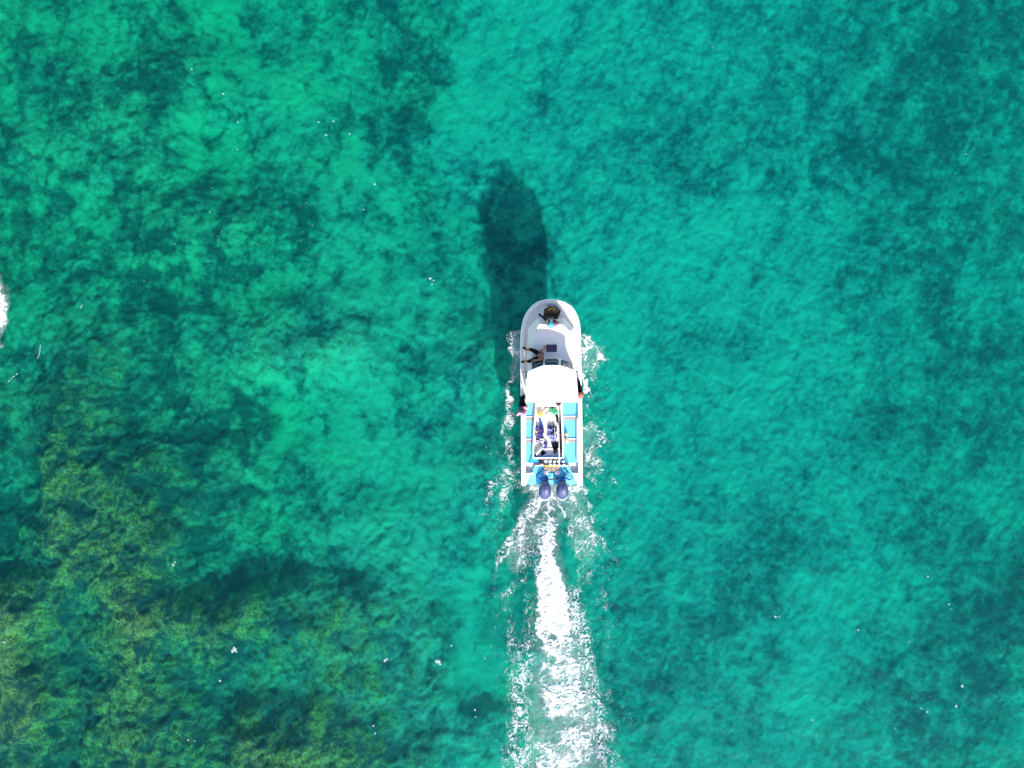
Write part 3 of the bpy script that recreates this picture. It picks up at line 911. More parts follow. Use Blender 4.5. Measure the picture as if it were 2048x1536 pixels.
b = MB(); b.lathe(P(1103.5, 733.5, ZR + .05), [(.022, 0), (.022, .05), (.008, .07)], 10); b.build('navigation_light', M['dark_rail'], roof)
b = MB(); b.prism([(1140.5, 743.5), (1142.6, 744), (1148.9, 768), (1149.2, 777.5), (1143.6, 778), (1143.4, 766)], ZR + .045, ZR + .075); b.build('roof_shade_strip', M['grip'], roof)  # grey wedge standing for a shadow on the roof
b = MB(); b.tube([P(1148, 748, ZR + .09), P(1151.5, 760, ZR + .12), P(1153.5, 790, ZR + .12), P(1154, 796, ZR + .06)], .013, 6); b.build('roof_rail', M['rail'], roof, smooth=True)
b = MB(); b.tube([P(1052, 801.2, ZR - .02), P(1156, 801.2, ZR - .02)], .022, 8); b.build('awning_track', M['grip'], roof)
b = MB(); b.tube([P(1052, 803.4, ZR - .06), P(1156.3, 803.2, ZR - .06)], .020, 8)
for x in (1053, 1154.5):
    b.tube([P(x, 803.3, ZR - .06), P(x, 804, 1.9), P(x, 804.5, .95)], .018, 8)
b.build('roof_hoop', M['rail'], BOAT, smooth=True)
# helm console and seat under the roof, glimpsed through the windscreen and from behind
b = MB(); b.box(P(1124, 756, .95), .55, .35, 1.05); b.box(P(1083, 756, .9), .5, .4, .9)
cs = b.build('helm_console', M['cream'], BOAT, bevel=.03)
b = MB(); b.tube([P(1124, 764, 1.52) + Vector((.17 * math.cos(a), .03 * math.sin(a), .17 * math.sin(a))) for a in [2 * math.pi * k / 14 for k in range(15)]], .014, 6); b.build('steering_wheel', M['rubber'], cs)

# steps and oil reservoir on the stern platform
b = MB()
for k in range(4): b.box(P(1092 + k * 7.6, 938, .88), .135, .17, .07)
b.build('slatted_step', M['wood'], BOAT, bevel=.006)
for x in (1091.5, 1114.3):
    b = MB(); b.lathe(P(x, 945.2, .82), [(.075, 0), (.085, .10), (.075, .13), (.03, .135)], 16); bb = b.build('oil_reservoir', M['white_plastic'], BOAT, smooth=True)
    b = MB(); b.lathe(P(x, 945.2, .945), [(.03, 0), (.03, .03)], 10); b.build('cap', M['red'], bb)
b = MB(); b.prism([(1060.5, 945.5), (1067.5, 945.5), (1067, 949), (1061, 949)], .74, .90); b.build('vent_box', M['white_plastic'], BOAT, bevel=.01)


# outboards
def outboard(cx, yaw=0):
    c0 = P(cx, 955, 0); c = Vector((c0.x, c0.y, 0))
    prof = [  # distance aft, half width, z low, z high
        (-.02, .085, .95, 1.12), (.02, .135, .90, 1.22), (.10, .182, .86, 1.33), (.20, .214, .84, 1.36), (.32, .235, .82, 1.345), (.44, .243, .81, 1.29), (.54, .236, .81, 1.21), (.62, .21, .83, 1.12), (.68, .165, .86, 1.03), (.71, .09, .89, .97)]
    rings = []
    for d, hw, z0, z1 in prof:
        zm = z0 + (z1 - z0) * .35
        ring = []
        for k in range(20):
            t = 2 * math.pi * k / 20
            cx_, sz = math.cos(t), math.sin(t)
            px_ = math.copysign(abs(cx_) ** .8, cx_) * hw
            pz_ = zm + (z1 - zm) * max(0, sz) ** .9 + (zm - z0) * min(0, sz)
            ring.append(c + Vector((px_, -d, pz_)))
        rings.append(ring)
    b = MB(); b.ring_faces(rings)
    en = b.build('outboard_motor', M['cowl'], BOAT, smooth=True)
    en['label'] = 'dark indigo outboard motor, ' + ('left' if cx < 1100 else 'right') + ' of the pair'
    # pale tube drawing the highlight around the aft edge of the cowl
    b = MB(); pts = []
    for k in range(13):
        a = R(-75 + 150 * k / 12)
        pts.append(c + Vector((.232 * math.sin(a), -.45 - .285 * math.cos(a), 1.00)))
    b.tube(pts, .016, 6); b.build('highlight_line', M['rail'], en, smooth=True)
    b = MB(); b.tube([c + Vector((0, -.10, 1.33)), c + Vector((0, -.24, 1.36)), c + Vector((0, -.40, 1.315)), c + Vector((0, -.50, 1.25))], [.015, .03, .025, .01], 8)
    b.build('air_scoop', M['cowl'], en, smooth=True)
    b = MB()
    b.ring_faces([[c + Vector((sx * w_, -d, z)) for sx, d in ((-1, .12), (1, .12), (.6, .52), (-.6, .52))] for w_, z in ((.10, .90), (.09, .3), (.05, -.1), (.04, -.55))])
    b.ball(c + Vector((0, -.36, -.55)), .05, .2, .05)
    b.build('lower_unit', M['cowl_low'], en)
    b = MB()
    for k in range(3):
        a = 2 * math.pi * k / 3
        b.box(c + Vector((.08 * math.cos(a), -.57, -.55 + .08 * math.sin(a))), .12, .02, .08, 0)
    b.build('propeller', M['steel'], en)
    b = MB()
    b.box(c + Vector((-.11, .0, .84)), .04, .26, .28); b.box(c + Vector((.11, .0, .84)), .04, .26, .28); b.tube([c + Vector((-.2, .05, .96)), c + Vector((.2, .05, .96))], .035, 8)
    b.build('tilt_bracket', M['deep_blue'], en, bevel=.006)
    return en


outboard(1087.3); outboard(1121)
b = MB()
def wig(pts, r, n=5):
    P3 = [P(*p) for p in pts]; out = []
    for i in range(len(P3) - 1):
        p0 = P3[max(i - 1, 0)]; p1 = P3[i]; p2 = P3[i + 1]; p3 = P3[min(i + 2, len(P3) - 1)]
        for k in range(n):
            t = k / n
            out.append(.5 * ((2 * p1) + (-p0 + p2) * t + (2 * p0 - 5 * p1 + 4 * p2 - p3) * t * t + (-p0 + 3 * p1 - 3 * p2 + p3) * t * t * t))
    out.append(P3[-1]); return out
for k_, pts in enumerate(([(1087, 936, 0.88), (1080, 944, 0.88), (1075, 949, 0.88), (1072, 954, 0.90), (1084, 957, 1.06)],
            [(1122, 934, 0.88), (1124, 942, 0.90), (1132, 938, 0.88), (1134, 947, 0.90), (1127, 953, 0.92), (1122, 957, 1.06)],
            [(1127, 936, 0.86), (1136, 944, 0.88), (1140, 950, 0.88), (1146, 956, 0.86), (1138, 960, 0.80), (1130, 955, 0.86), (1123, 958, 1.06)],
            [(1105, 936, 0.88), (1103, 944, 0.91), (1101, 950, 0.91), (1093, 955, 0.96), (1088, 957, 1.11)],
            [(1106, 938, 0.88), (1107, 948, 0.91), (1112, 953, 0.96), (1119, 957, 1.11)],
            [(1126, 944, 0.88), (1131, 950, 0.92), (1138, 952, 0.88), (1132, 957, 0.88)],
            [(1091, 956, 1.01), (1099, 958.5, 1.00), (1108, 958.5, 1.00), (1117, 956, 1.01)])):
    b.tube(wig(pts, 0), .016 if k_ < 6 else .03, 6)
b.build('engine_hose', M['cord'], BOAT, smooth=True)


# ================================================================== GEAR IN THE WELL
def crumple(name, outline, z0, h, mats, label, cat, seed=1, fold=6.0, stripe=None, group=None, step=.9, flat=.35):
    """a limp fabric thing: thick folded sheet over an outline in photo pixels"""
    xs = [p[0] for p in outline]; ys = [p[1] for p in outline]
    gx, gy = np.meshgrid(np.arange(min(xs) - 1, max(xs) + 2, step), np.arange(min(ys) - 1, max(ys) + 2, step))
    D = np.full(gx.shape, 1e9); ins = np.zeros(gx.shape, bool)
    n = len(outline)
    for i in range(n):
        x0, y0 = outline[i]; x1, y1 = outline[(i + 1) % n]
        t = np.clip(((gx - x0) * (x1 - x0) + (gy - y0) * (y1 - y0)) / ((x1 - x0) ** 2 + (y1 - y0) ** 2 + 1e-9), 0, 1)
        D = np.minimum(D, np.hypot(gx - x0 - t * (x1 - x0), gy - y0 - t * (y1 - y0)))
        cond = ((y0 > gy) != (y1 > gy)) & (gx < (x1 - x0) * (gy - y0) / (y1 - y0 + 1e-9) + x0)
        ins ^= cond
    D = np.where(ins, D, -D) + pn(gx / 2.5, gy / 2.5, seed) * .8
    wr = 1 - np.abs(fbm(gx / fold + fbm(gx / 9, gy / 9, 2, seed + 4), gy / (fold * .7), 3, seed + 1)) * 2.2
    hh = h * (sst(-.3, 2.2, D)) * (flat + (1 - flat) * np.clip(wr, 0, 1.2))
    bm = bmesh.new(); ny, nx = gx.shape
    msk = D > -.3
    vt = {}; vb = {}
    for j in range(ny):
        for i in range(nx):
            if msk[j, i]:
                p = P(gx[j, i], gy[j, i], z0 + h * .5)
                vt[j, i] = bm.verts.new((p.x, p.y, z0 + .012 + hh[j, i])); vb[j, i] = bm.verts.new((p.x, p.y, z0))
    st = fbm(gx / 5, gy / 5, 2, seed + 9)
    for j in range(ny - 1):
        for i in range(nx - 1):
            k = [(j, i), (j, i + 1), (j + 1, i + 1), (j + 1, i)]
            if all(q in vt for q in k):
                f = bm.faces.new([vt[q] for q in reversed(k)])
                if len(mats) > 1:
                    f.material_index = stripe(gx[j, i], gy[j, i], st[j, i]) if stripe else int(st[j, i] > .08)
                bm.faces.new([vb[q] for q in k])
    for e in [e for e in bm.edges if e.is_boundary]:
        pass
    bb = [e for e in bm.edges if e.is_boundary]
    top_e = [e for e in bb if all(v.co.z > z0 + .006 for v in e.verts)]
    inv = {v: k for k, v in vt.items()}
    for e in top_e:
        a, c = e.verts
        try: bm.faces.new((a, c, vb[inv[c]], vb[inv[a]]))
        except ValueError: pass
    loose = [v for v in bm.verts if not v.link_faces]
    bmesh.ops.delete(bm, geom=loose, context='VERTS')
    bmesh.ops.recalc_face_normals(bm, faces=bm.faces[:])
    c = P(sum(xs) / n, sum(ys) / n, z0)
    bmesh.ops.translate(bm, verts=bm.verts[:], vec=-c)
    me = bpy.data.meshes.new(name); bm.to_mesh(me); bm.free()
    me.polygons.foreach_set('use_smooth', [True] * len(me.polygons))
    o = link(name, me, None, mats); o.location = c
    return tag(o, label, cat, group)


ZF = .764
b = MB()
# ochre topped bucket
r = thing('bucket', P(1080.7, 828, ZF), 'white bucket with a round ochre lid at the front left of the gear well', 'bucket')
b = MB(); b.lathe(P(1080.7, 828, ZF), [(.105, 0), (.125, .20), (.135, .21), (.135, .225), (.12, .225)], 22); b.build('tub', M['white_plastic'], r, smooth=True)
b = MB(); b.lathe(P(1080.7, 828, ZF + .224), [(.115, -.02), (.117, .004), (.10, .010), (.03, .014)], 22); b.build('lid', M['gold'], r, smooth=True)
b = MB(); b.tube([P(1080.7, 828, ZF + .21) + Vector((.135 * math.cos(a), .135 * math.sin(a), -.02 - .06 * math.sin(a))) for a in [math.pi * k / 10 for k in range(11)]], .005, 5); b.build('handle', M['steel'], r)
crumple('mesh_bag', [(1099, 817), (1107, 815), (1115, 819), (1117, 826), (1113, 831), (1107, 829), (1099, 825)], ZF + .04, .13, [M['green']], 'mint green crumpled mesh bag near the front of the gear well', 'bag', 3, 5)
b = MB()
for pts in ([(1099, 820, .86), (1107, 818, .92), (1116, 823, .88)], [(1108, 815, .86), (1109, 823, .93), (1108, 831, .86)], [(1101, 816, .86), (1106, 823, .93), (1113, 831, .86)]): b.tube(wig(pts, 0), .008, 5)
cd = b.build('bag_cord', M['cord'], None); cd.parent = bpy.data.objects['mesh_bag']; cd.matrix_parent_inverse = Matrix.Translation(-bpy.data.objects['mesh_bag'].location)
crumple('dark_bag', [(1110.5, 802), (1124, 802), (1123.5, 807), (1121, 811), (1117, 812.5), (1113, 811), (1111, 807)], .93, .22, [M['maroon']], 'dark maroon rounded bag half under the rear edge of the white roof', 'bag', 5, 7, flat=.8)
crumple('rubber_sheet', [(1088.5, 812), (1098, 812), (1098, 816), (1094, 817.5), (1091, 816)], ZF + .02, .08, [M['maroon'], M['brown']], 'small dark brown pouch at the front of the gear well left of the green bag', 'pouch', 6, 5)
crumple('drybag', [(1101, 811), (1104, 812), (1110, 816), (1106, 817), (1101, 814)], ZF + .02, .10, [M['neoprene'], M['green']], 'black and green strap bundle just ahead of the green bag', 'strap', 7, 5)
for k, (xa, ya, xb, yb) in enumerate(((1086, 826, 1097, 815), (1088, 833, 1101, 826))):
    b = MB(); a_, b_ = P(xa, ya, ZF + .05), P(xb, yb, ZF + .06)
    d = b_ - a_
    b.box((a_ + b_) / 2, d.length, .085 - .02 * k, .03, math.atan2(d.y, d.x))
    tag(b.build('plank', M['cream'], None, bevel=.008), ['cream plank lying slantwise between the ochre bucket and the green bag', 'second cream plank lying just behind the first, toward the green bag'][k], 'plank', 'planks in the gear well')
crumple('towel', [(1076.5, 835), (1081, 835), (1083, 842), (1086, 848), (1088, 855), (1083, 857), (1080, 851), (1078.5, 843)], ZF + .01, .11, [M['royal']], 'long royal blue towel running back from the ochre bucket', 'towel', 8, 5)
crumple('buoyancy_vest', [(1070.5, 853), (1076, 851), (1082, 854), (1088, 858), (1089, 865), (1086, 871), (1078, 873), (1070.5, 871)], ZF + .01, .17, [M['navy'], M['violet']],
        'navy diving vest with a yellow tab on the left of the gear well', 'diving vest', 9, 5, lambda x, y, s: int(s > .05), 'diving vests piled in the gear well')
b = MB(); b.box(P(1072.3, 863.5, ZF + .18), .11, .05, .04, R(-50)); yt = b.build('yellow_tab', M['yellow'], None, bevel=.01)
v1 = bpy.data.objects['buoyancy_vest']; yt.parent = v1; yt.matrix_parent_inverse = Matrix.Translation(-v1.location)
crumple('striped_towel', [(1072, 874), (1080, 872), (1088, 874), (1090, 880), (1088, 886), (1078, 888), (1072, 885)], ZF + .01, .13, [M['violet'], M['white_plastic'], M['neoprene']],
        'violet and white striped towel bunched behind the navy diving vest', 'towel', 10, 5, lambda x, y, s: [0, 1, 0, 2, 1][int(((y + 1.2 * s * 4 + .25 * (x - 1080)) / 2.2)) % 5])
crumple('purple_shorts', [(1088, 885), (1095, 883), (1096, 889), (1094, 898), (1089, 898), (1087, 891)], ZF + .02, .14, [M['violet'], M['navy']], 'purple shorts lying beside the silver tank', 'shorts', 12, 5)
crumple('buoyancy_vest', [(1096, 851), (1103, 849.5), (1111, 851), (1115, 856), (1114, 864), (1108, 868), (1099, 866), (1095, 859)], ZF + .01, .15, [M['neoprene'], M['violet'], M['pale_blue']],
        'black and lilac diving vest with white hoses right of the middle', 'diving vest', 13, 4, lambda x, y, s: 0 if s < .02 else (1 if s < .3 else 2), 'diving vests piled in the gear well')
crumple('pale_towel', [(1093, 869), (1098, 867), (1106, 868), (1115, 870), (1114, 878), (1108, 884), (1101, 880), (1096, 874)], ZF + .01, .12, [M['pale_blue'], M['violet']],
        'pale blue towel behind the black and lilac diving vest', 'towel', 14, 5, lambda x, y, s: int(s > .15))


def fin(name, pts, zc, label, m='neoprene'):
    root = thing(name, P(pts[0][0], pts[0][1], zc), label, 'swim fin', 'swim fins in the gear well')
    (xa, ya), (xb, yb) = pts
    a, c = P(xa, ya, zc), P(xb, yb, zc); d = (c - a); L = d.length; d.normalize(); s = Vector((-d.y, d.x, 0))
    b = MB()
    rr = []
    for t, w_, th in ((.38, .05, .03), (.55, .075, .018), (.8, .10, .012), (1.0, .115, .006)):
        o = a + d * L * t
        rr.append([o + s * w_, o + s * w_ + Vector((0, 0, th)), o - s * w_ + Vector((0, 0, th)), o - s * w_])
    b.ring_faces(rr); b.build('blade', M[m], root)
    b = MB(); b.ring_faces([[a + d * L * t + s * w_ * math.cos(q) + Vector((0, 0, .05 + h_ * math.sin(q))) for q in [2 * math.pi * k / 12 for k in range(12)]] for t, w_, h_ in ((0, .03, .03), (.08, .05, .05), (.25, .055, .05), (.42, .05, .03))])
    b.build('foot_pocket', M['rubber'], root, smooth=True)
    b = MB()
    for q in (-1, 1): b.tube([a + d * L * .35 + s * q * .05 + Vector((0, 0, .03)), a + d * L + s * q * .112 + Vector((0, 0, .014))], .009, 5)
    b.build('rib', M['rubber'], root)
    return root


fin('swim_fin', [(1110.5, 907.5), (1107.5, 884)], ZF + .03, 'black swim fin pointing forward behind the pale blue towel')
fin('swim_fin', [(1112, 904), (1113.5, 886)], ZF + .05, 'second black swim fin, close to the white pole')
fin('swim_fin', [(1081, 898), (1088, 909)], ZF + .03, 'black swim fin under the silver tank')
crumple('wetsuit', [(1110, 829), (1115, 828), (1118, 838), (1121, 846), (1123, 856), (1121, 860), (1117, 852), (1113.5, 842)], ZF + .02, .18, [M['neoprene'], M['maroon']],
        'black wetsuit bundled along the right wall near the green bag', 'wetsuit', 15, 5, lambda x, y, s: int(s > .25), 'wetsuits along the right wall')
crumple('wetsuit', [(1119, 858), (1123, 858), (1123.6, 880), (1123.6, 907), (1120.5, 907), (1119.5, 882)], ZF + .02, .14, [M['maroon'], M['neoprene']],
        'long dark wetsuit strip along the rear right wall behind the white pole', 'wetsuit', 16, 6, lambda x, y, s: int(s > .0), 'wetsuits along the right wall')
# boat pole
r = thing('boat_pole', P(1118.5, 850, 1.0), 'thin white pole lying lengthwise over the gear well and tanks', 'pole')
b = MB(); b.tube([P(1117.8, 842, 1.0), P(1118.6, 934, 1.13)], .014, 8); b.build('shaft', M['white_plastic'], r, smooth=True)
b = MB(); b.tube([P(1117.8, 842.5, 1.0), P(1117.7, 841, .99), P(1117, 838.5, 1.0), P(1115.8, 838.6, 1.0)], .014, 6); b.build('hook', M['steel'], r, smooth=True)
b = MB()
for pts in ([(1096, 822, 0.810), (1096.5, 835, 0.775), (1095, 850, 0.775), (1093, 862, 0.775), (1091, 872, 0.810), (1094, 880, 0.775)],
            [(1108, 830, 0.775), (1108, 842, 0.775), (1110, 850, 0.810), (1106, 858, 0.890)], [(1097, 834, 0.775), (1104, 833, 0.775), (1102, 842, 0.775), (1105, 850, 0.775)],
            [(1112, 830, 0.800), (1111, 845, 0.860), (1109, 862, 0.910), (1112, 876, 0.860)]):
    b.tube(wig(pts, 0), .011, 6)
tag(b.build('air_hose', M['white_plastic'], None, smooth=True), 'tangle of thin pale air hoses down the middle of the gear well', 'hose')
for k_, pts in enumerate(([(1101, 859, 0.890), (1105, 855, 0.930), (1108, 860, 0.920), (1104, 864, 0.910), (1101, 859, 0.890)], [(1079, 860, 0.930), (1083, 856, 0.950), (1086, 862, 0.930), (1082, 867, 0.920)], [(1108, 852, 0.900), (1112, 858, 0.900), (1109, 866, 0.870)])):
    b = MB(); b.tube(wig(pts, 0), .012, 6)
    tag(b.build('regulator_hose', M['rubber'], None, smooth=True), 'black looped regulator hose on ' + ('the black and lilac vest, nearer its middle', 'the navy diving vest', 'the right edge of the black and lilac vest')[k_], 'hose')


def tank(loc, m, label, upright=True, d=None, L=.62, rad=.085, group='diving tanks in the rack', cat='diving tank'):
    root = thing('diving_tank', loc, label, cat, group)
    b = MB(); b.lathe((0, 0, 0), [(rad * .8, 0), (rad, .02), (rad, L - .08), (rad * .85, L - .03), (rad * .35, L)], 18)
    body = b.build('cylinder', m, root, smooth=True)
    b = MB(); b.lathe((0, 0, 0), [(.022, L - .004), (.022, L + .04), (.032, L + .045), (.032, L + .075), (.02, L + .08)], 12)
    b.tube([(-.05, 0, L + .04), (.06, 0, L + .04)], .012, 8)
    v = b.build('valve', M['steel'], root, smooth=False)
    b = MB(); b.lathe((0, 0, 0), [(rad + .003, -.002), (rad + .004, .05), (rad + .0005, .06)], 18); k = b.build('boot', M['rubber'], root)
    b = MB(); b.lathe((.0, 0, 0), [(.046, L + .082), (.050, L + .095), (.03, L + .10)], 14); b.build('dust_cap', M['white_plastic'], v, smooth=True)
    # children were built about the world origin
    for o in (body, v, k): o.data.transform(Matrix.Translation(root.location))
    for o in v.children: o.data.transform(Matrix.Translation(root.location))
    if d is not None:
        root.rotation_mode = 'QUATERNION'; root.rotation_quaternion = Vector(d).to_track_quat('Z', 'Y')
    return root


t0 = tank(P(1069.8, 910.5, ZF + .10), M['metal'], 'silver aluminium diving tank lying slantwise in the rear left corner of the gear well', d=(P(1085, 893, 0) - P(1069.8, 910.5, 0)), L=.46, group=None)
order = ['leftmost', 'second from the left', 'middle', 'second from the right', 'rightmost']
mets = ['metal', 'white_plastic', 'brown', 'metal', 'navy', 'brown', 'metal', 'white_plastic', 'brown', 'navy']
for i, x in enumerate((1090.4, 1099, 1107, 1115, 1124.6)):
    tank(P(x, 920, .50), M[mets[i]], 'upright diving tank, %s in the front row behind the gear well' % order[i], L=.44, rad=.078)
for i, x in enumerate((1082.2, 1099.3, 1107.7, 1115.8, 1125.6)):
    tank(P(x, 927, .50), M[mets[i + 5]], 'upright diving tank, %s in the row by the yellow bar' % order[i], L=.44, rad=.078)
r = thing('tank_rack', P(1103, 931.2, .44), 'yellow topped rack bar across the stern behind the diving tanks', 'rack')
b = MB(); b.tube([P(1087.5, 931, 1.0), P(1095, 931.9, 1.0), P(1112, 931.9, 1.0), P(1119.4, 931, 1.0)], .024, 8); b.build('top_bar', M['yellow'], r, smooth=True)
b = MB()
for x in (1088, 1119): b.tube([P(x, 931.5, .86), P(x, 931.3, 1.0)], .016, 8)
b.tube([P(1078, 923.6, .86), P(1129, 923.6, .86)], .012, 6)
b.build('frame', M['brown'], r)
b = MB(); b.ball(P(1078.8, 928.6, .80), .05, .05, .07); b.ball(P(1078.8, 928.6, .89), .022, .022, .03); tag(b.build('float', M['red'], None, smooth=True), 'small orange red float beside the leftmost rear tank', 'float')
crumple('brown_crate', [(1075.5, 917.5), (1087, 917.5), (1086, 924.5), (1076, 923)], .745, .12, [M['brown'], M['maroon']], 'dark brown bag stowed at the left end of the front tank row', 'bag', 21, 5, flat=.8)
crumple('beige_cloth', [(1129, 866), (1134, 864), (1137.5, 869), (1136.5, 874), (1138, 881), (1137.5, 887), (1132, 887), (1129.5, 880), (1131.5, 873), (1128.5, 870)], .80, .2, [M['beige']],
        'beige cloth hanging outside the right rim of the gear well', 'cloth', 17, 5, flat=.6)
# rope coil in the bow locker
b = MB()
rr_ = random.Random(4)
for k in range(13):
    ph = rr_.uniform(0, 6); rad = (.22, .18, .14, .1, .05, .20, .16, .12, .07, .03, .18, .13, .08)[k]; zz = 1.05 + k * .022
    ox, oy = rr_.uniform(-.04, .04), rr_.uniform(-.03, .03)
    c = P(1102.5, 622.5, 1.2)
    pts = [Vector((c.x + ox + rad * 1.05 * math.cos(t) * (1 + .08 * math.sin(3 * t + ph)), c.y + oy + rad * .86 * math.sin(t), zz + .015 * math.sin(5 * t + ph))) for t in [2 * math.pi * j / 26 for j in range(27)]]
    b.tube(pts, .026, 7)
tag(b.build('rope_coil', M['rope'], None, smooth=True), 'coil of brown anchor rope in the round bow locker', 'rope')
crumple('dark_tarp', [(1088, 627), (1096, 626), (1108, 625), (1115, 626), (1114, 632), (1104, 632), (1092, 632), (1087.5, 632)], 1.20, .16, [M['neoprene'], M['brown']], 'dark folded cloth behind the rope coil on the bow', 'cloth', 18, 6, flat=.7)


# ================================================================== PEOPLE
def person(root_px, J, bones, label, head_mat, skin='skin', face=None, extra=(), hair_shape=(1, 1, 1)):
    """J: name -> (px, py, z, radius); bones: (a, b, material)"""
    dz = .165 if root_px[2] > 1.5 else 0
    low = lambda k: 0 if k[:3] in ('ank', 'toe') else (.5 if k[:3] == 'shi' else 1)
    pts = {k: (P(v[0], v[1], v[2] + dz * low(k) - (.03 if dz and not low(k) else 0)), v[3]) for k, v in J.items()}
    bones = list(bones)
    # hands: palm, four fingers and a thumb
    for sd in ('l', 'r'):
        el, wr = pts['elbow_' + sd][0], pts['wrist_' + sd][0]
        d = (wr - el).normalized()
        if 'aim_' + sd in pts:
            d = (pts.pop('aim_' + sd)[0] - wr).normalized()
        side = d.cross(Vector((0, 0, 1)))
        if side.length < .2: side = Vector((1, 0, 0))
        side.normalize(); nrm = side.cross(d).normalized()
        sg = 1 if sd == 'l' else -1
        pts['palm_' + sd] = (wr + d * .065, .030)
        bones.append(('wrist_' + sd, 'palm_' + sd, skin))
        for f, (o, L) in enumerate(((-.030, .062), (-.010, .074), (.010, .070), (.029, .055))):
            b0 = wr + d * .085 + side * o; k1 = b0 + d * L * .55 - nrm * .008; k2 = k1 + d * L * .45 - nrm * .028
            for nm, p_, r_ in (('k', b0, .0105), ('m', k1, .009), ('t', k2, .0078)): pts['%s%d_%s' % (nm, f, sd)] = (p_, r_)
            bones += [('palm_' + sd, 'k%d_%s' % (f, sd), skin), ('k%d_%s' % (f, sd), 'm%d_%s' % (f, sd), skin), ('m%d_%s' % (f, sd), 't%d_%s' % (f, sd), skin)]
        th0 = wr + d * .035 + side * sg * .032; th1 = th0 + d * .035 + side * sg * .020 - nrm * .012
        pts['h0_' + sd] = (th0, .012); pts['h1_' + sd] = (th1, .009)
        bones += [('wrist_' + sd, 'h0_' + sd, skin), ('h0_' + sd, 'h1_' + sd, skin)]
    names = list(pts)
    ix = {k: i for i, k in enumerate(names)}
    loc = P(*root_px)
    me = bpy.data.meshes.new('body')
    me.from_pydata([pts[k][0] - loc for k in names], [(ix[a], ix[b_]) for a, b_, _ in bones], [])
    tmp = bpy.data.objects.new('tmp_body', me); C.objects.link(tmp)
    md = tmp.modifiers.new('skin', 'SKIN'); md.use_smooth_shade = True
    for i, k in enumerate(names):
        sv = me.skin_vertices[0].data[i]; sv.radius = (pts[k][1],) * 2; sv.use_root = (k == 'pelvis')
    ss = tmp.modifiers.new('sub', 'SUBSURF'); ss.levels = 2; ss.render_levels = 2
    dg = bpy.context.evaluated_depsgraph_get()
    bme = bpy.data.meshes.new_from_object(tmp.evaluated_get(dg))
    bpy.data.objects.remove(tmp)
    bme.name = 'person'
    used = []
    for _, _, m in bones:
        if m not in used: used.append(m)
    o = link('person', bme, None, [M[m] for m in used]); o.location = loc
    segs = [(pts[a][0] - loc, pts[b_][0] - loc, (pts[a][1] + pts[b_][1]) / 2, used.index(m)) for a, b_, m in bones]
    A = np.array([s[0] for s in segs]); B = np.array([s[1] for s in segs]); rad = np.array([s[2] for s in segs]); mi = np.array([s[3] for s in segs])
    cen = np.array([p.center for p in bme.polygons])
    AB = B - A
    t = np.clip(((cen[:, None, :] - A) * AB).sum(-1) / (AB * AB).sum(-1), 0, 1)
    dd = np.linalg.norm(cen[:, None, :] - (A + t[..., None] * AB), axis=-1) - rad
    bme.polygons.foreach_set('material_index', mi[dd.argmin(1)].astype(np.int32))
    bme.polygons.foreach_set('use_smooth', [True] * len(bme.polygons))
    tag(o, label, 'person')
    # head details
    hd = pts['head'][0]; f = (P(*face) - hd).normalized() if face else Vector((0, 1, 0))
    up = Vector((0, 0, 1)); side = f.cross(up).normalized(); upv = side.cross(f).normalized()
    rh = pts['head'][1]
    for sx in (-1, 1):
        b = MB(); b.ball(hd + f * rh * .88 + side * sx * .032 + upv * .012, .013, .013, .010, 10); e = b.build('eye', M['eye'], o)
        b = MB(); b.ball(hd + f * (rh * .88 + .010) + side * sx * .032 + upv * .012, .005, .005, .005, 8); b.build('pupil', M['rubber'], e)
        b = MB(); b.ball(hd + side * sx * (rh + .002), .014, .02, .032, 10); b.build('ear', M[skin], o)
    b = MB(); b.ring_faces([[hd + f * (rh * .9) + side * .012 - upv * .035, hd + f * (rh * .9) - side * .012 - upv * .035, hd + f * rh * .92 + upv * .012], [hd + f * (rh + .028) + side * .006 - upv * .028, hd + f * (rh + .028) - side * .006 - upv * .028, hd + f * (rh + .006) + upv * .008]])
    b.build('nose', M[skin], o)
    b = MB(); b.tube([hd + f * rh * .90 + side * .022 - upv * .055, hd + f * rh * .96 - upv * .057, hd + f * rh * .90 - side * .022 - upv * .055], .006, 6); b.build('mouth', M['lip'], o)
    # hair or cap: a shell over crown and back
    bm = bmesh.new()
    bmesh.ops.create_uvsphere(bm, u_segments=20, v_segments=14, radius=1)
    for v in list(bm.verts):
        d = v.co.normalized()
        if d.dot(f) > .30 + .55 * max(0, d.z) or d.z < -.55: bm.verts.remove(v)
    for v in bm.verts:
        wob = 1 + .05 * math.sin(9 * v.co.x + 7 * v.co.y) * (head_mat != 'teal')
        v.co = hd - loc + Vector((v.co.x * (rh + .022) * hair_shape[0], v.co.y * (rh + .022) * hair_shape[1], v.co.z * (rh + .028) * hair_shape[2])) * wob
    hm = bpy.data.meshes.new('hair'); bm.to_mesh(hm); bm.free()
    hm.polygons.foreach_set('use_smooth', [True] * len(hm.polygons))
    hc = link('cap' if head_mat == 'teal' else 'hair', hm, o, [M[head_mat]])
    sol = hc.modifiers.new('thick', 'SOLIDIFY'); sol.thickness = .012
    if head_mat == 'teal':
        b = MB(); c = hd + f * (rh + .03) + upv * .05
        b.ring_faces([[c - f * .05 + side * .07 * q - Vector((0, 0, .0)) for q in (-1, -.5, .5, 1)] + [c + f * .05 + side * .045 * q for q in (1, .4, -.4, -1)], [c - f * .05 + side * .07 * q + Vector((0, 0, .012)) for q in (-1, -.5, .5, 1)] + [c + f * .05 + side * .045 * q + Vector((0, 0, .012)) for q in (1, .4, -.4, -1)]])
        b.build('cap_brim', M['teal'], hc)
    return o


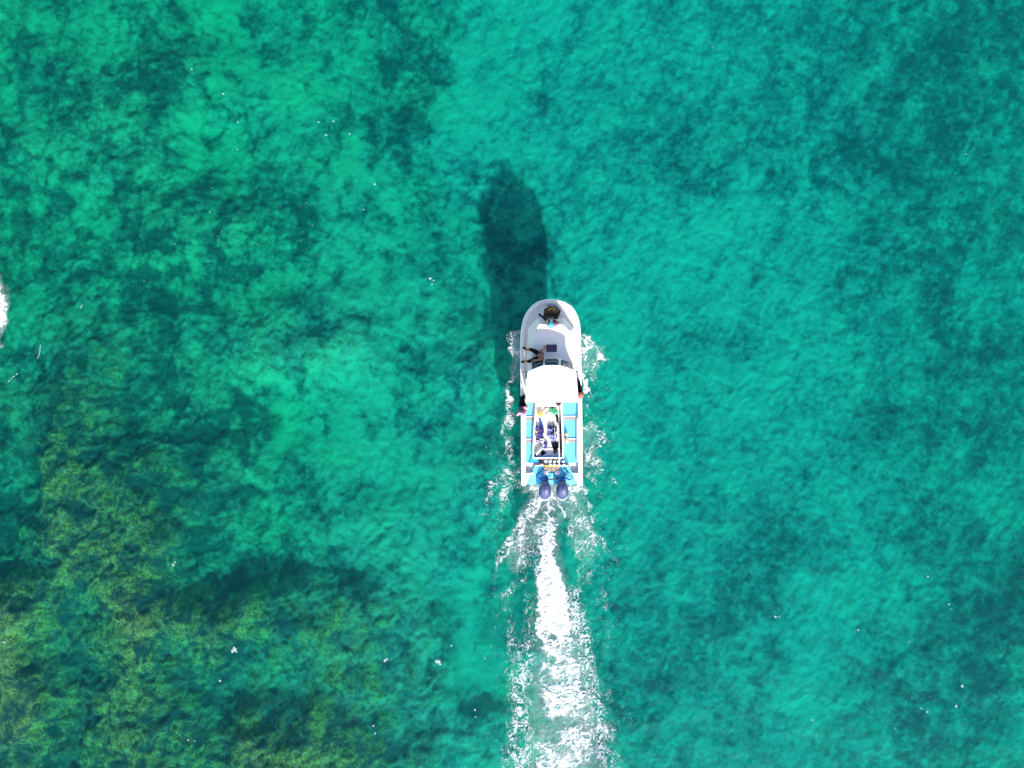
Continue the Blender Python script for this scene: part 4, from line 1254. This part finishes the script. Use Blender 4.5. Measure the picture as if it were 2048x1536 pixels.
def std_bones(torso, arm_u, arm_l, thigh, shin, foot, skin='skin', hips=None):
    b = [('pelvis', 'spine', torso), ('spine', 'chest', torso), ('chest', 'neck', torso), ('neck', 'head', skin), ('head', 'crown', skin)]
    for s in 'lr':
        b += [('chest', 'shoulder_' + s, torso), ('shoulder_' + s, 'elbow_' + s, arm_u), ('elbow_' + s, 'wrist_' + s, arm_l),
              ('pelvis', 'hip_' + s, hips or thigh), ('hip_' + s, 'knee_' + s, thigh), ('knee_' + s, 'shin_' + s, shin[0]), ('shin_' + s, 'ankle_' + s, shin[1]), ('ankle_' + s, 'toe_' + s, foot)]
    return b


def addshin(J):
    for s in 'lr':
        k, a = J['knee_' + s], J['ankle_' + s]
        J['shin_' + s] = tuple(k[i] * .5 + a[i] * .5 for i in range(3)) + (.058,)
        J['ankle_' + s] = a[:3] + (.052,); J['toe_' + s] = J['toe_' + s][:3] + (.050,)
    return J


# man leaning back on the left of the cabin top, legs spread toward the water
J = addshin({'pelvis': (1080.5, 711, 1.71, .125), 'spine': (1082, 710.5, 1.86, .125), 'chest': (1084, 709.5, 2.02, .135), 'neck': (1083, 708.8, 2.19, .055), 'head': (1081, 708.3, 2.31, .088), 'crown': (1081, 708.3, 2.38, .07),
     'shoulder_l': (1085.5, 718, 2.06, .062), 'elbow_l': (1076, 720.5, 1.92, .046), 'wrist_l': (1066, 721, 1.84, .032),
     'shoulder_r': (1082.5, 701.5, 2.06, .062), 'elbow_r': (1087, 699.5, 1.86, .046), 'wrist_r': (1088.5, 697, 1.66, .032), 'aim_r': (1091, 692, 1.63, 0),
     'hip_r': (1077, 706, 1.70, .10), 'knee_r': (1062, 699, 1.80, .072), 'ankle_r': (1053.6, 699.3, 1.42, .046), 'toe_r': (1045.5, 694, 1.30, .040),
     'hip_l': (1077, 716.5, 1.70, .10), 'knee_l': (1058, 722.5, 1.78, .072), 'ankle_l': (1050.5, 723, 1.38, .046), 'toe_l': (1041.5, 724, 1.28, .040)})
man = person((1080.5, 711, 1.76), J, std_bones('skin', 'skin', 'skin', 'neoprene', ('skin', 'skin'), 'rubber', hips='neoprene'),
       'bare chested man in black shorts and boots leaning back on the cabin top', 'hair', face=(1070, 707, 2.25))
# passenger on the front edge of the cabin top facing the bow
J = addshin({'pelvis': (1104.5, 650, 1.70, .125), 'spine': (1105.5, 650.5, 1.86, .12), 'chest': (1106, 650.5, 2.03, .125), 'neck': (1103.5, 651, 2.20, .052), 'head': (1101.5, 651.5, 2.31, .086), 'crown': (1101.2, 651.6, 2.37, .068),
     'shoulder_l': (1098.5, 650, 2.06, .058), 'elbow_l': (1094, 648.5, 1.88, .042), 'wrist_l': (1094.5, 644, 1.86, .030), 'aim_l': (1094, 638, 1.80, 0),
     'shoulder_r': (1113.5, 650, 2.06, .058), 'elbow_r': (1117.5, 645, 1.90, .042), 'wrist_r': (1113.5, 640.5, 1.92, .030), 'aim_r': (1108, 636, 1.88, 0),
     'hip_l': (1100, 647.5, 1.69, .095), 'knee_l': (1090.5, 637.5, 1.78, .070), 'ankle_l': (1085, 633, 1.42, .046), 'toe_l': (1077.5, 627.8, 1.34, .040),
     'hip_r': (1109, 647, 1.69, .095), 'knee_r': (1111.5, 636, 1.86, .078), 'ankle_r': (1117, 627, 1.48, .046), 'toe_r': (1120.5, 620, 1.36, .040)})
person((1104.5, 650, 1.76), J, std_bones('mauve', 'mauve', 'pale_skin', 'neoprene', ('neoprene', 'neoprene'), 'rubber', 'pale_skin'),
       'passenger in a teal cap and mauve shirt sitting at the bow by the rope', 'teal', 'pale_skin', face=(1101, 640, 2.24))
# right side: black trousers, bright pink shirt, beside the roof
J = addshin({'pelvis': (1158, 791, 1.13, .125), 'spine': (1158.5, 791.5, 1.28, .12), 'chest': (1159, 791.5, 1.46, .125), 'neck': (1160.5, 790.5, 1.63, .052), 'head': (1161.8, 789.5, 1.75, .086), 'crown': (1162, 789.2, 1.81, .068),
     'shoulder_l': (1152.5, 791, 1.48, .056), 'elbow_l': (1150.5, 787, 1.25, .042), 'wrist_l': (1154, 781, 1.14, .030),
     'shoulder_r': (1164, 794, 1.48, .056), 'elbow_r': (1166, 790, 1.28, .042), 'wrist_r': (1162, 784, 1.22, .030),
     'hip_l': (1155, 788, 1.12, .092), 'knee_l': (1155, 772, 1.32, .068), 'ankle_l': (1154.6, 765, 1.05, .044), 'toe_l': (1154.5, 756, 1.01, .036),
     'hip_r': (1161, 788, 1.12, .092), 'knee_r': (1161, 775, 1.36, .070), 'ankle_r': (1158.6, 768, 1.05, .044), 'toe_r': (1157.5, 760, 1.01, .036)})
person((1158, 791, 1.0), J, std_bones('hot_pink', 'hot_pink', 'skin', 'neoprene', ('neoprene', 'neoprene'), 'neoprene'),
       'person in bright pink shirt and black trousers sitting on the right gunwale beside the roof', 'ginger', face=(1164, 780, 1.68))
# left side: pink shirt under a purple vest, sitting on the left gunwale behind the roof
J = addshin({'pelvis': (1046.5, 822, 1.10, .125), 'spine': (1045.5, 822, 1.26, .125), 'chest': (1044.8, 822.5, 1.44, .135), 'neck': (1044.6, 821.5, 1.60, .055), 'head': (1044.4, 820.8, 1.71, .088), 'crown': (1044.3, 820.6, 1.78, .07),
     'shoulder_l': (1037.5, 827.5, 1.46, .062), 'elbow_l': (1033.8, 830, 1.22, .046), 'wrist_l': (1038.5, 825.5, 1.06, .032),
     'shoulder_r': (1053, 816, 1.46, .062), 'elbow_r': (1055.5, 814, 1.22, .046), 'wrist_r': (1051.5, 808.5, 1.16, .032),
     'hip_l': (1042.5, 820, 1.10, .095), 'knee_l': (1041, 806, 1.26, .070), 'ankle_l': (1042.5, 800, .98, .046), 'toe_l': (1043, 792, .96, .038),
     'hip_r': (1049, 817.5, 1.10, .095), 'knee_r': (1046.5, 804.5, 1.26, .070), 'ankle_r': (1047.5, 797, .99, .046), 'toe_r': (1047.5, 789, .965, .038)})
pl = person((1046.5, 822, 1.0), J, std_bones('soft_pink', 'pink', 'pale_skin', 'neoprene', ('neoprene', 'neoprene'), 'neoprene', 'pale_skin'),
       'person in a purple vest and pink shirt sitting on the left gunwale behind the roof', 'hair', 'pale_skin', face=(1041, 812, 1.62))
b = MB()
c = P(1046, 820, 1.2)
d1 = (P(1053, 816, 0) - P(1037.5, 827.5, 0)).normalized(); d2 = Vector((-d1.y, d1.x, 0))
rg = []
for z, a_, c_ in ((1.12, .155, .155), (1.25, .165, .165), (1.42, .185, .165), (1.50, .175, .135), (1.535, .12, .09)):
    rg.append([Vector((P(1045.2, 821.5, z).x, P(1045.2, 821.5, z).y, z)) + d1 * a_ * math.cos(t) + d2 * (c_ * math.sin(t) + .012) for t in [2 * math.pi * k / 18 for k in range(18)]])
b.ring_faces(rg); b.build('vest', M['purple'], pl, smooth=True)
